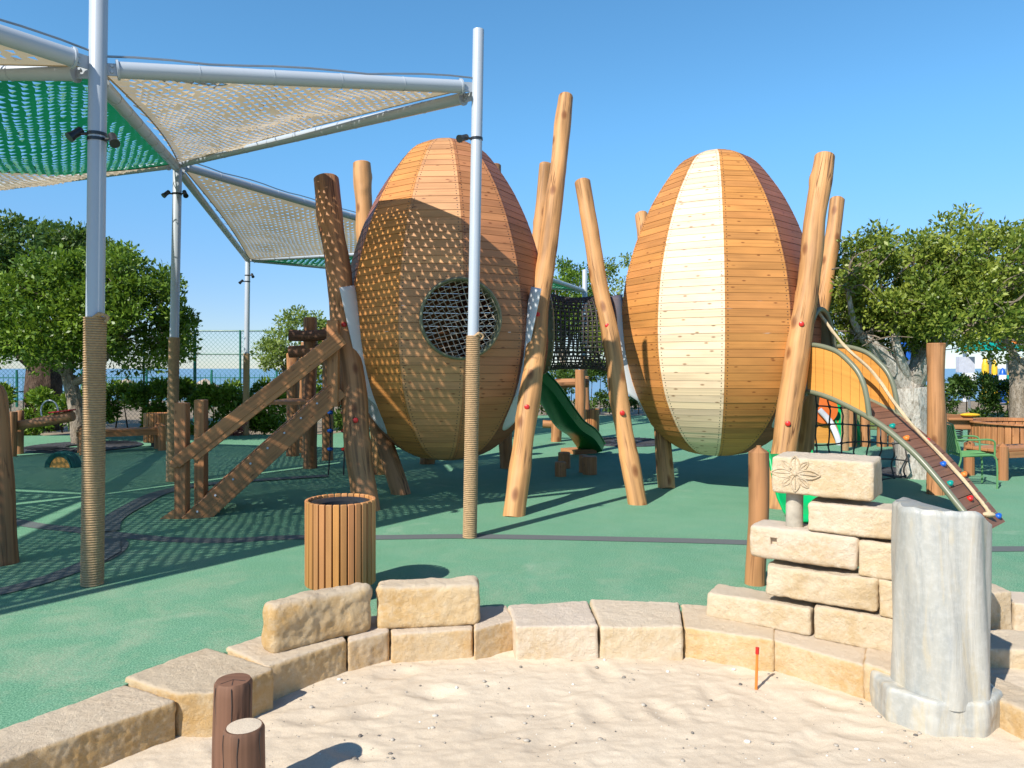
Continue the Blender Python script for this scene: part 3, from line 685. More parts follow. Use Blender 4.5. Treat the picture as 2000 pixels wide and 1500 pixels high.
shade_beam(NA-Vector((0, 0, .06)), NC-Vector((0, 0, .04)), .060, 'steel beam from the nearest pole back to the second left pole', False)
shade_beam(NG, NA+Vector((0, 0, .03)), .066, 'uppermost beam entering at the top left corner toward the nearest pole')
shade_beam(NH, NA-Vector((0, 0, .03)), .060, 'level beam at the upper left edge over the green sail', False)
shade_beam(NI, NC, .058, 'beam at the left edge under the lower beige sail', False)
shade_beam(NC, NE, .060, 'beam from the second left pole toward the back of the porthole egg')
shade_beam(NC-Vector((0, 0, .06)), ND, .060, 'beam from the second left pole back to the slim pole by the hedge', False)
shade_beam(ND, NE, .05, 'thin beam behind the egg between the beige and green far sails', False)
shade_beam(NE, NF, .06, 'far beam coming out behind the porthole egg above the rope tunnel', False)
shade_beam(ND, NF, .05, 'thin lower beam under the far green sail', False)
def sail(A, B, C, m, label, cw=.105, ch=.075, sag=.25, pull=.05, inset=.028, flip=1, ripple=.03, eb=(0, 0, 0)):
    A, B, C = Vector(A), Vector(B), Vector(C); cen = (A+B+C)/3
    A, B, C = A.lerp(cen, inset), B.lerp(cen, inset), C.lerp(cen, inset)
    e1 = (B-A).normalized(); nrm = (B-A).cross(C-A).normalized(); e2 = nrm.cross(e1); nrm = -nrm if nrm.z > 0 else nrm; rs_ = random.Random(len(label))
    Lx = (B-A).length; c2 = ((C-A).dot(e1), (C-A).dot(e2)); mb = MB()
    x0, x1 = min(0, c2[0]), max(Lx, c2[0]); y0, y1 = min(0, c2[1]), max(0, c2[1])
    det = Lx*c2[1]
    def bary(x, y):
        c = y/c2[1]; b = (x-c*c2[0])/Lx; return 1-b-c, b, c
    def pos(a, b, c, dn=0.0):
        p = A*a+B*b+C*c
        k = pull*4*(b*c*(1-a)**4+a*c*(1-b)**4+a*b*(1-c)**4)
        p = p+(cen-p)*k
        p.z -= sag*27*a*b*c*.6+(eb[0]*b*c+eb[1]*a*c+eb[2]*a*b)*4
        p.z += ripple*noise.noise(Vector((p.x*1.3, p.y*1.3, 2)))*min(1, 9*min(a, b, c))*2
        return p+nrm*dn
    def clampb(x, y):
        q = [max(0.0, v) for v in bary(x, y)]; s_ = sum(q); return tuple(v/s_ for v in q)
    ny_ = int((y1-y0)/ch)+1
    for j in range(ny_):
        yy = y0+j*ch; sh = (j % 2)*cw/2
        for i in range(int((x1-x0)/cw)+2):
            xx = x0+i*cw-sh
            cs = [(xx, yy), (xx+cw, yy), (xx+cw, yy+ch), (xx, yy+ch)]; bs = [bary(*q) for q in cs]
            if all(min(q) < 0 for q in bs):
                if min(max(q[k] for q in bs) for k in range(3)) <= 0 or len({tuple(v < 0 for v in q) for q in bs}) == 1: continue
            O = [pos(*clampb(*q)) for q in cs]
            mg = min(min(q) for q in bs)
            if mg < .012:
                if (O[0]-O[2]).length < .004 and (O[1]-O[3]).length < .004: continue
                mb.add(O, [(0, 1, 2, 3)], [[(0, 0)]*4], (1, 1, 1)); continue
            if rs_.random() < .04: mb.add(O, [(0, 1, 2, 3)], [[(0, 0)]*4], (1, 1, 1)); continue
            up_ = True; h = [(xx+cw*(.17+.1*rs_.random()), yy+ch*.84), (xx+cw*(.72+.1*rs_.random()), yy+ch*.84), (xx+cw*(.5+.36*(rs_.random()-.5)), yy+ch*(.10+.12*rs_.random()))]
            I = [pos(*bary(*q)) for q in h]
            ap = pos(*bary(xx+cw*(.5+.16*(rs_.random()-.5)), yy+ch*(.72-.25*rs_.random())), dn=.010+.022*rs_.random())
            mb.add(O+I+[ap], [(3, 2, 5, 4), (2, 1, 6, 5), (1, 0, 6), (0, 3, 4, 6), (4, 5, 7)], [[(0, 0)]*4, [(0, 0)]*4, [(0, 0)]*3, [(0, 0)]*4, [(0, 0)]*3], (1, 1, 1))
    # hem along each edge
    t = thing('shade_sail', A, label, 'shade sail', 'perforated triangular shade sails')
    mb.build('fabric', M[m], t, A, ang=20)
    hm = MB(); lc = MB()
    for P_, E in ((0, (0, 1)), (1, (1, 2)), (2, (2, 0))):
        pts = []
        for i in range(41):
            u = i/40; q = [0, 0, 0]; q[E[0]] = 1-u; q[E[1]] = u; pts.append(pos(*q))
        hm.tube(pts, .008, 6)
        ends = [A, B, C]; real = [v for v in (ends[E[0]], ends[E[1]])]
        for i in range(2, 39, 3):
            p = pts[i]; o = (p-cen); o.z = 0; o.normalize(); hm.tube([p, p+o*.07+Vector((0, 0, .03))], .006, 5)
    hm.build('laced_hem', M[m], t, A)
    return t
sail(NA, NB, NC, 'sailb', 'large beige perforated sail between the nearest pole, the porthole pole and the second left pole', sag=.10, ripple=.05, pull=.08)
sail(NA, NH, NC, 'sailg', 'green perforated sail hanging at the upper left', pull=.03, inset=.018, sag=.42, eb=(.42, 0, 0), ripple=.05, cw=.11, ch=.075)
sail(NG, NA, NH, 'sailb', 'beige sail corner at the very top left edge', sag=.15, cw=.13, ch=.08)
sail(NH, NC, NI, 'sailb', 'beige perforated sail showing below the green one at the left edge', sag=.3, ripple=.05, eb=(0, 0, .40), pull=.01, inset=.016)
NJ, NK = Vector((-14.2, 7.6, 4.2)), Vector((-13.0, 1.2, 4.1))
sail(NI, NJ, NH, 'sailb', 'beige sail left of the picture that shades the play surface by the tyre hump', sag=.25, pull=.0, inset=.012)
shade_beam(NH, NI, .058, 'beam out of the picture at left joining the two offscreen sail corners', False)
sail(NH, NJ, NK, 'sailg', 'green sail far out at the left of the picture', sag=.25, cw=.16, ch=.10)
sail(NG, NH, NK, 'sailb', 'beige sail left of the top left corner, out of the picture', sag=.25, cw=.16, ch=.10)
sail(NC, ND, NE, 'sailb', 'middle beige perforated sail behind the dark left log of the porthole egg', sag=.3, cw=.14, ch=.09, ripple=.04)
sail(ND, NE, NF, 'sailg', 'far green sail glimpsed behind the porthole egg', sag=.2, cw=.16, ch=.10)

# ------------------------------------------------------------------ egg playhouses
EGP = [(.0, 4.69), (.16, 4.675), (.34, 4.61), (.52, 4.50), (.72, 4.25), (.92, 3.93), (1.11, 3.51), (1.25, 3.07), (1.33, 2.69), (1.372, 2.21), (1.345, 1.78), (1.235, 1.35), (1.07, 1.04), (.83, .74), (.56, .54), (.30, .45), (.0, .42)]
_c = catmull([(r, 0, z) for r, z in EGP], 12); _s = [0]
for i in range(1, len(_c)): _s.append(_s[-1]+(_c[i]-_c[i-1]).length)
NR = 56; EP = []
for i in range(NR+1):
    s = _s[-1]*i/NR; k = next(j for j in range(1, len(_s)) if _s[j] >= s-1e-9); q = (s-_s[k-1])/max(1e-9, _s[k]-_s[k-1]); p = _c[k-1].lerp(_c[k], q); EP.append((max(p.x, .0), p.z))
def egg_R(z):
    if z >= EP[0][1] or z <= EP[-1][1]: return 0
    for (r0, z0), (r1, z1) in zip(EP, EP[1:]):
        if z0 >= z >= z1: return r0+(r1-r0)*(z0-z)/max(1e-9, z0-z1)
    return 0
def make_egg(NG_, cx, cy, phase, cols, label, legs, grooves, name='egg_playhouse', ports=(), screws_for=()):
    GA = 2*math.pi/NG_; c0 = Vector((cx, cy, 0)); t = thing(name, c0, label, 'playhouse', 'giant wooden egg playhouses')
    rests = []
    gores = []
    cutters = []
    for (a, b, rc) in grooves:
        cm = MB(); cm.tube([a-(b-a)*.1, b+(b-a)*.1], rc, 40, tint=(1, 1, 1)); cutters.append(cm.build('cut', M['black']))
    for (pc, nr, rr) in ports:
        cm = MB(); cm.tube([pc-nr*.7, pc+nr*.5], rr, 48, tint=(1, 1, 1)); cutters.append(cm.build('cut', M['black']))
    for g in range(NG_):
        a0, a1 = phase+g*GA, phase+(g+1)*GA      # azimuth measured from -Y (toward camera) to +X
        D = lambda a: Vector((math.sin(a), -math.cos(a), 0)); d0, d1 = D(a0), D(a1); nm_ = D((a0+a1)/2)
        mbA, mbB = MB(), MB(); scA, scB = [], []; tn = (d1-d0).normalized(); gap = .0023
        for i in range(NR):
            mid_ = .72 < EP[i][1] < 2.95; mb, scf = (mbA, scA) if mid_ else (mbB, scB)
            (r0, z0), (r1, z1) = EP[i], EP[i+1]; sl_ = Vector((r1-r0, 0, z1-z0)); L = sl_.length; q = gap/L
            ra, za = r0+(r1-r0)*q, z0+(z1-z0)*q; rb, zb = r1-(r1-r0)*q, z1-(z1-z0)*q
            on = (nm_*(z0-z1)+Vector((0, 0, (r1-r0)*math.cos(GA/2)))).normalized() if r1 > -1 else nm_
            on = (nm_*(-(z1-z0))+Vector((0, 0, (r1-r0)))).normalized()
            P4 = [c0+d0*ra+Vector((0, 0, za)), c0+d1*ra+Vector((0, 0, za)), c0+d1*rb+Vector((0, 0, zb)), c0+d0*rb+Vector((0, 0, zb))]
            # slight board relief: lower edge stands 2 mm proud
            lift = rnd.uniform(0, .0025); P4 = [P4[0]+on*lift+tn*.0008, P4[1]+on*lift-tn*.0008, P4[2]+on*(lift+.002)-tn*.0008, P4[3]+on*(lift+.002)+tn*.0008]
            if ra < .02: continue
            V = P4+[p-on*.022 for p in P4]; w0 = (P4[1]-P4[0]).length; w1 = (P4[2]-P4[3]).length; ou, ov = rnd.uniform(0, 60), rnd.uniform(0, 60)
            fr = [(ou-w0/2, ov), (ou+w0/2, ov), (ou+w1/2, ov+L), (ou-w1/2, ov+L)]
            Fs = [(3, 2, 1, 0), (4, 5, 6, 7), (0, 1, 5, 4), (2, 3, 7, 6), (1, 2, 6, 5), (3, 0, 4, 7)]
            fU = [[fr[3], fr[2], fr[1], fr[0]], fr, [fr[0], fr[1], fr[1], fr[0]], [fr[2], fr[3], fr[3], fr[2]], [fr[1], fr[2], fr[2], fr[1]], [fr[3], fr[0], fr[0], fr[3]]]
            k = rnd.uniform(.5, 1.0); mb.add(V, Fs, fU, (k, k*rnd.uniform(.86, 1.0), k*rnd.uniform(.72, 1.0)))
            if g in screws_for and i > 3:
                for fr_ in (.035, -.035):
                    for v_ in (.28, .72):
                        e = (P4[0].lerp(P4[3], v_) if fr_ > 0 else P4[1].lerp(P4[2], v_))+tn*fr_
                        if all(((e-a).cross((b-a).normalized())).length > rc+.02 for a, b, rc in grooves) and all((e-pc).length > rr+.04 for pc, nr, rr in ports):
                            nb_ = len(mbB.f); mbB.tube([e-on*.002, e+on*.0025], .0068, 6); scB += list(range(nb_, len(mbB.f)))
        go = mbA.build('gore_panel', M[cols[g]], t, c0, smooth=False); go.data.materials.append(M['black'])
        for fi in scA: go.data.polygons[fi].material_index = 1
        rest = mbB.mesh('rest', M[cols[g]], c0, smooth=False); rest.materials.append(M['black']); rests.append(rest)
        for fi in scB: rest.polygons[fi].material_index = 1
        if (abs(((a0+a1)/2+math.pi) % (2*math.pi)-math.pi) < 2.3) and cutters:
            for cu in cutters:
                bo = go.modifiers.new('b', 'BOOLEAN'); bo.object = cu; bo.operation = 'DIFFERENCE'; bo.solver = 'EXACT'
        gores.append(go)
    bpy.context.view_layer.update(); dg = bpy.context.evaluated_depsgraph_get(); new = []
    for go in gores:
        if go.modifiers: new.append((go, bpy.data.meshes.new_from_object(go.evaluated_get(dg))))
    for go, me in new: go.modifiers.clear(); go.data = me
    for go, rest in zip(gores, rests):
        bm = bmesh.new(); bm.from_mesh(go.data); bm.from_mesh(rest); bm.to_mesh(go.data); bm.free(); go.data.update()
    for cu in cutters: bpy.data.objects.remove(cu)
    nrm = [Vector((math.sin(phase+(g+.5)*GA), -math.cos(phase+(g+.5)*GA), 0)) for g in range(NG_)]
    def inside(p):
        q = p-c0; return max(q.dot(n_) for n_ in nrm) < egg_R(p.z)*math.cos(GA/2)+.004
    for (a, b, rc) in grooves:
        cmin = .0 if rc > .23 else .6
        d = (b-a).normalized(); s1 = d.cross(Vector((0, 1, 0))).normalized(); s2 = d.cross(s1); L = (b-a).length; K_ = 120; S_ = 160
        colsv = []
        for k in range(K_+1):
            an = 2*math.pi*k/K_; o = (s1*math.cos(an)+s2*math.sin(an))*(rc-.003)
            f = lambda s_: inside(a+d*s_+o)
            ins = [i for i in range(S_+1) if f(L*i/S_)]
            rad = (a-c0); rad.z = 0; rad.normalize(); oo = Vector((o.x, o.y, 0)).normalized(); cs_ = -oo.dot(rad) if oo.y < .15 else -1
            dz = d.z; sA, sB = (.98+.35*(1-max(0, cs_))-a.z)/dz, (2.60-a.z)/dz
            if not ins and cs_ > cmin: colsv.append([a+d*(sA+(sB-sA)*i/24)+o for i in range(25)]); continue
            if not ins: colsv.append(None); continue
            lo, hi = ins[0]*L/S_, ins[-1]*L/S_
            def refine(sin, sout):
                for _ in range(14):
                    m_ = (sin+sout)/2
                    if f(m_): sin = m_
                    else: sout = m_
                return sin
            lo = refine(lo, lo-L/S_); hi = refine(hi, hi+L/S_)
            if cs_ > cmin: lo, hi = min(lo, sA), max(hi, sB)
            colsv.append([a+d*(lo+(hi-lo)*i/24)+o for i in range(25)])
        mb = MB()
        for k in range(K_):
            A_, B_ = colsv[k], colsv[k+1]
            if A_ and B_: mb.add(A_+B_, [(i, i+1, 26+i, 25+i) for i in range(24)], [[(0, 0)]*4]*24, (1, 1, 1))
        if mb.v:
            co = mb.build('groove_lining', M['grey'], t, c0, ang=60); me = co.data
            bm = bmesh.new(); bm.from_mesh(me); bmesh.ops.remove_doubles(bm, verts=bm.verts, dist=.0004); bm.to_mesh(me); bm.free()
            so_ = co.modifiers.new('s', 'SOLIDIFY'); so_.thickness = .008; so_.offset = 0
    for i, (a, b, r0, r1, caps, mm, mid) in enumerate(legs):
        mb = MB(); logtube(mb, a, b, r0, r1, i*3.7+cx, .022, 26, .065, .05, tint=(.95, .92, .9), mid=mid); lo = mb.build('log_leg', M[mm], t, c0, ang=40)
        for (t_, vw) in caps:
            p = a.lerp(b, t_)+(Vector(mid) if mid else Vector())*math.sin(math.pi*t_); r = r0+(r1-r0)*t_; dr = Vector((camo.location.x-p.x, camo.location.y-p.y, 0)).normalized()
            dr = (dr+Vector((vw, 0, 0))).normalized(); m2 = MB(); m2.tube([p+dr*r*.9, p+dr*(r+.012), p+dr*(r+.024), p+dr*(r+.030)], [.033, .033, .028, .015], 12); m2.build('bolt_cap', M['red'], lo, c0)
    return t
def LGp(pb, pt, Yb, Yt): return Q(pb[0], pb[1], Yb), Q(pt[0], pt[1], Yt)
def gnd(px, py): p = G(px, py); return p.y
E1 = Vector((-.87, 9.9, 0)); E2 = Vector((2.87, 10.4, 0))
def leg(bx, by, tx, ty, Yt, r0, r1, caps=(), mm='log', Yb=None, mid=None):
    Yb = Yb or gnd(bx, by); a = Q(bx, by, Yb); b = Q(tx, ty, Yt); a = a-(b-a).normalized()*.04; return (a, b, r0, r1, caps, mm, mid)
e1legs = [leg(716, 996, 637, 348, 9.5, .150, .152, ((.26, .0), (.535, .0)), 'logd'),
          leg(1004, 1006, 1105, 189, 10.6, .128, .112, ((.22, -.1), (.42, -.2)), 'log', mid=(.01, 0, 0)),
          leg(745, 925, 706, 318, 11.8, .14, .135),
          leg(783, 964, 690, 665, 9.95, .125, .12, (), 'logd'),
          leg(834, 905, 868, 640, 12.2, .13, .12, (), 'logd'),
          leg(989, 914, 966, 322, 12.4, .11, .11, (), 'logd'),
          leg(1012, 935, 1066, 320, 11.4, .10, .095)]
e2legs = [leg(1245, 984, 1137, 354, 9.9, .118, .100, ((.27, .05), (.53, .05)), 'log'),
          leg(1302, 952, 1253, 419, 12.4, .12, .10, (), 'log'),
          leg(1516, 990, 1611, 304, 9.6, .155, .130, ((.23, .0), (.50, .0)), 'log'),
          leg(1562, 945, 1635, 389, 11.6, .12, .11)]
pz = 2.22; paz = R(12); pn = Vector((math.sin(paz), -math.cos(paz), 0)); pc1 = E1+pn*1.30+Vector((0, 0, pz))
tdir = (E2-E1).normalized(); tz = 2.15
def gr(E, az, rc):
    d = Vector((math.sin(R(az)), -math.cos(R(az)), 0)); f = lambda z: E+d*(rc+.90+(z-.85)*.234)+Vector((0, 0, z)); return (f(.3), f(3.3), rc)
egg1 = make_egg(11, E1.x, E1.y, R(-84.7), ['egg_dark', 'egg_gold', 'egg_tan', 'egg_red', 'egg_dark', 'egg_gold', 'egg_tan', 'egg_dark', 'egg_gold', 'egg_tan', 'egg_gold'],
                'giant wooden egg playhouse with a round netted porthole, dappled by sail shadow', e1legs, [gr(E1, -57, .29), gr(E1, 60, .25)], ports=[(pc1, pn, .46), (E1+tdir*1.3+Vector((0, 0, tz)), tdir, .47)], screws_for=(0, 1, 2, 3, 4, 5))
S0 = Vector((3.80, 9.10, 0)); RD = Vector((.587, -.81, 0)).normalized()
egg2 = make_egg(10, E2.x, E2.y, R(-119), ['egg_dark', 'egg_gold', 'egg_pale', 'egg_gold', 'egg_dark', 'egg_gold', 'egg_pale', 'egg_gold', 'egg_dark', 'egg_gold'],
                'giant wooden egg playhouse at right with a pale vertical stripe, fully sunlit', e2legs, [gr(E2, -92, .33), gr(E2, 39, .22)], screws_for=(0, 1, 2, 3, 4, 5))
# porthole ring and net
def ringpts(c, n, r, k=48):
    u = n.cross(Vector((0, 0, 1))).normalized(); v = n.cross(u); return [c+u*r*math.cos(2*math.pi*i/k)+v*r*math.sin(2*math.pi*i/k) for i in range(k)]
po = pc1+pn*.045
mb = MB(); mb.tube(ringpts(po+pn*.0, pn, .465), .020, 10, closed=True)
mb.lathe([(.447, -.30), (.447, .03), (.462, .045), (.478, .03), (.478, -.10)], po, 56, axis=pn); mb.build('porthole_ring', M['olive'], egg1, E1, ang=50)
mb = MB(); u_ = pn.cross(Vector((0, 0, 1))).normalized(); v_ = Vector((0, 0, 1))
def netp(x, y):
    rr = math.hypot(x, y)/.45; dip = .10*(1-rr*rr); return po+u_*x+v_*y-pn*(.05+dip)+v_*(.018*math.sin(x*9+y*4))+u_*(.016*math.sin(y*10-x*5))-v_*.02*(1-rr)
for fam in (0, 1):
    for i in range(-7, 8):
        o = i*.062; L = math.sqrt(max(0, .445**2-o*o)); pts = []
        if L < .05: continue
        ca, sa = math.cos(R(63 if fam == 0 else -22)), math.sin(R(63 if fam == 0 else -22))
        for k in range(15):
            s = -L+2*L*k/14; pts.append(netp(ca*s-sa*o, sa*s+ca*o))
        mb.tube(pts, .0048, 5)
mb.build('porthole_net', M['netrope'], egg1, E1)
mb = MB(); inr = E1+Vector((0, 0, 2.1)); mb.box(E1+Vector((0, .4, 1.25)), (1.9, 1.4, .04)); mb.build('inner_floor', M['timber'], egg1, E1)

# rope tunnel
tsh = Vector((-.10, .22, 0)); t0 = E1+tdir*1.22+Vector((0, 0, tz))+tsh; t1 = E2-tdir*1.22+Vector((0, 0, tz))+tsh; tt = thing('rope_tunnel', (t0+t1)/2*1.0, 'dark rope crawl tunnel strung between the two wooden eggs', 'rope tunnel'); to = tt.location
mb = MB()
for (q, s, e) in ((t0, 1, .10),):
    mb.lathe([(.50, -.1), (.52, .0), (.545, .10+e), (.565, .12+e), (.575, .135+e), (.565, .15+e), (.54, .15+e), (.53, .12+e), (.49, -.1)], q, 40, axis=tdir*s)
    for k in range(24):
        an = 2*math.pi*k/24; mb.ball(q+tdir*s*(.12+e)+tdir.cross(Vector((0, 0, 1))).normalized()*.575*math.cos(an)+Vector((0, 0, .575*math.sin(an))), .018, 6)
mb.build('collar', M['olive'], tt, to, ang=40)
mb = MB(); a_ = t0+tdir*.22; b_ = t1-tdir*.24; L_ = (b_-a_).length; ua = tdir.cross(Vector((0, 0, 1))).normalized(); nL = 44; nRg = int(L_/.062)
def tun(s, an):
    sg = math.sin(math.pi*s); r = .535-.045*sg+.008*noise.noise(Vector((s*20, math.cos(an)*5, math.sin(an)*5)))*2; return a_.lerp(b_, s)+ua*r*math.cos(an)+Vector((0, 0, 1))*(r*math.sin(an)-.02*sg)
for k in range(nL):
    an = 2*math.pi*k/nL; mb.tube([tun(i/16, an) for i in range(17)], .0105, 5)
for j in range(1, nRg):
    s = j/nRg; mb.tube([tun(s, 2*math.pi*k/38) for k in range(38)], .0105, 5, closed=True)
mb.tube([b_+ua*.535*math.cos(2*math.pi*k/38)+Vector((0, 0, .535*math.sin(2*math.pi*k/38))) for k in range(38)], .018, 8, closed=True); mb.build('net', M['netdark'], tt, to)

# ------------------------------------------------------------------ curved climbing ramp at the right egg
NEa, NEb = Vector((3.66, 9.15, 0)), Vector((4.66, 7.33, 0)); WV = Vector((.64, .60, 0))
ZR = [(0, 1.36), (.1, 1.32), (.218, 1.244), (.403, 1.084), (.532, .93), (.674, .707), (.782, .488), (.884, .256), (1.0, -.005)]
ZP = [(0, 1.93), (.07, 1.92), (.15, 1.88), (.218, 1.82), (.30, 1.68), (.35, 1.55), (.385, 1.36), (.405, 1.08)]
_zr = catmull([(a, 0, z) for a, z in ZR], 8); ZR = [(p.x, p.z) for p in _zr]; _zp = catmull([(a, 0, z) for a, z in ZP], 6); ZP = [(p.x, p.z) for p in _zp]
rp_ = thing('climbing_ramp', NEb+WV*.5, 'curved brown plank climbing ramp descending from the right egg with a rope rail', 'climbing ramp'); ro = rp_.location
def rpt(t, sd, dz=0.0): p = NEa.lerp(NEb, t)+WV*sd; p.z = interp(ZR, t)+dz; return p
mb = MB(); n = 20; ts = [0]
lenr = [0]; tt_ = [i/200 for i in range(201)]
for i in range(200): lenr.append(lenr[-1]+(rpt(tt_[i+1], 0)-rpt(tt_[i], 0)).length)
def tl(s): 
    for i in range(200):
        if lenr[i+1] >= s: return tt_[i]+(s-lenr[i])/(lenr[i+1]-lenr[i])/200
    return 1.0
n = 19
for i in range(n):
    ta_, tb_ = tl(lenr[-1]*i/n+.004), tl(lenr[-1]*(i+1)/n-.004)
    A_, B_, C_, D_ = rpt(ta_, .02), rpt(ta_, .98), rpt(tb_, .98), rpt(tb_, .02); up = (B_-A_).cross(D_-A_).normalized(); up = up if up.z > 0 else -up
    V = [A_, B_, C_, D_]+[q-up*.04 for q in (A_, B_, C_, D_)]; wq = WV.length; ou, ov = rnd.uniform(0, 30), rnd.uniform(0, 30); l = (D_-A_).length
    f0 = [(ou, ov), (ou+wq, ov), (ou+wq, ov+l), (ou, ov+l)]
    mb.add(V, [(0, 1, 2, 3), (7, 6, 5, 4), (1, 0, 4, 5), (2, 1, 5, 6), (3, 2, 6, 7), (0, 3, 7, 4)], [f0]*6)
mb.build('boards', M['ramp'], rp_, ro, smooth=False)
for sd, nm in ((0.0, 'side_rail'), (1.0, 'side_rail')):
    mb = MB(); mb.tube([rpt(i/40, sd, .0) for i in range(int(40*(.955 if sd == 0 else .5)))], .033, 12, sq=1.0); mb.build(nm, M['olive'], rp_, ro)
    mb = MB(); n = 7; T1 = .405
    for i in range(n):
        a, b = T1*i/n+.001, T1*(i+1)/n-.001; poly = [rpt(a+(b-a)*k/4, sd, .02) for k in range(5)]
        tp = []
        for k in range(4, -1, -1): q = a+(b-a)*k/4; p = rpt(q, sd); p.z = interp(ZP, q)-.01; tp.append(p)
        poly += tp; nv = Vector((WV.y, -WV.x, 0)).normalized(); mb2 = poly
        o = len(mb.v); kq = rnd.uniform(.8, 1); V = [p-WV.normalized()*.012 for p in poly]+[p+WV.normalized()*.012 for p in poly]; m_ = len(poly)
        Fs = [tuple(range(m_)), tuple(range(2*m_-1, m_-1, -1))]+[(j+m_, (j+1) % m_+m_, (j+1) % m_, j) for j in range(m_)]
        mb.add(V, Fs, [[(V[j].z, (V[j]-NEa).length) for j in f] for f in Fs], (kq, kq*.97, kq*.9))
    mb.build('side_panel', M['panel'], rp_, ro, smooth=False)
    pts = []
    for i in range(31): q = T1*i/30; p = rpt(q, sd); p.z = interp(ZP, q); pts.append(p)
    pts.append(rpt(T1+.004, sd, .0)); mb = MB(); mb.tube(pts, .030, 12); mb.build('panel_rim', M['olive'], rp_, ro)
# arch entrance: short tube from the egg
wn = WV.normalized(); rd = (NEb-NEa).normalized(); ac = NEa+WV*.5-rd*.03
def arch(off, hw, zt, z0=1.30): 
    return [ac-rd*off+wn*hw*math.cos(a)+Vector((0, 0, z0+(zt-z0)*max(0, math.sin(a))**.75 if a < math.pi else z0)) for a in [math.pi*i/20 for i in range(21)]]
mb = MB(); A1, A2 = arch(0, .43, 2.40), arch(.45, .43, 2.40); mb.add(A1+A2, [(i, i+1, 22+i, 21+i) for i in range(20)], [[(0, 0)]*4]*20); eh = mb.build('entrance_hood', M['olive'], rp_, ro, ang=60); s_ = eh.modifiers.new('s', 'SOLIDIFY'); s_.thickness = .02
mb = MB(); mb.tube(arch(0, .43, 2.40), .030, 10); mb.build('entrance_rim', M['olive'], rp_, ro)
mb = MB(); A2 = arch(.42, .41, 2.38); mb.add(A2+[ac-rd*.42+Vector((0, 0, 1.3))], [(i, i+1, 21) for i in range(20)], [[(0, 0)]*3]*20); mb.build('entrance_shade_sheet', M['black'], rp_, ro)  # black sheet standing in for the darkness inside the entrance
mb = MB(); mb.tube(catmull([rpt(-.05, .5, 1.04), rpt(.12, .62, .62), rpt(.30, .68, .42), rpt(.45, .60, .20), rpt(.58, .62, .07), rpt(.75, .62, .05), rpt(.9, .64, .05), rpt(.965, .60, .05)], 8), .019, 10, bumpf=lambda l, a: .14*math.sin(a*3+l*110)); mb.ball(rpt(.965, .56, .04), .045, 10, (1.5, 1, .7)); mb.build('rope_rail', M['ropel'], rp_, ro)
for (t_, sd, c) in ((.50, .22, 'teal'), (.585, .20, 'orange'), (.62, .72, 'red'), (.74, .50, 'blue'), (.80, .88, 'orange'), (.815, .22, 'teal'), (.885, .45, 'red'), (.945, .25, 'orange'), (.975, .86, 'blue')):
    p = rpt(t_, sd, .012); mb = MB(); mb.ball(p, .042, 10, (.8, .9, .75)); mb.ball(p+Vector((.02, .01, .012)), .03, 8, (.8, 1, .8)); h_ = mb.build('climbing_hold', M[c], rp_, ro); h_['label'] = {'teal': 'teal', 'orange': 'orange', 'red': 'red', 'blue': 'blue'}[c]+' climbing hold'

# upright log post beside the ramp, black climbing net
b = G(1828, 965); mb = MB(); logtube(mb, (b.x, b.y, -.05), (b.x, b.y, 1.97), .110, .106, 8, .015, 24, .03, .06)
tag(mb.build('log_post', M['logd'], origin=(b.x, b.y, 0)), 'tall round log post standing right beside the curved climbing ramp', 'post')
pa, pb2 = Vector((4.30, 10.45, 0)), Vector((5.72, 10.75, 0)); nt_ = thing('climbing_net', (pa+pb2)/2, 'black rope climbing net with square meshes hanging below the curved ramp', 'climbing net'); no = nt_.location
mb = MB(); mk = MB(); cols_ = [i/7 for i in range(8)]
def cn(u, v):
    lim = 1.36-.95*u; p = pa.lerp(pb2, u); p.z = .05+v*.26; p += Vector((.012*math.sin(v*5+u*9), .03*math.sin(u*7+v*3), .02*math.sin(u*8+v*2))); return p
for u in cols_:
    top = 1.55-.95*u; k = max(1, int(top/.26)); mb.tube([cn(u, v*k/8) for v in range(9)], .011, 6)
for v in range(0, 6):
    um = min(1, (1.55-v*.26)/.95) if v*.26 > .6 else 1.0
    if um > .1: mb.tube([cn(um*i/14, v) for i in range(15)], .011, 6)
    for u in cols_:
        if u <= um: mb.ball(cn(u, v), .024, 8)
mb.build('ropes', M['netdark'], nt_, no)

# green chute between ruin and right egg
gb = thing('green_chute', (3.0, 8.0, 0), 'wide bright green chute end seen between the log post and the ruined wall', 'slide'); go_ = gb.location
mb = MB(); pr = [(8.40, .66), (8.34, .56), (8.24, .38), (8.08, .18), (7.9, .07), (7.72, .035)]
for x0, x1, dz in ((2.89, 3.42, 0),):
    V = []; xs_ = [(x0, .05), (x0+.03, .0), (x1-.03, .0), (x1, .05)]
    for (y, z) in pr:
        for (x, d) in xs_: V.append(Vector((x, y, z+d)))
    mb.add(V, [(4*j+i, 4*j+i+1, 4*j+5+i, 4*j+4+i) for j in range(len(pr)-1) for i in range(3)])
c_ = mb.build('trough', M['green2'], gb, go_, ang=50); s_ = c_.modifiers.new('s', 'SOLIDIFY'); s_.thickness = .03

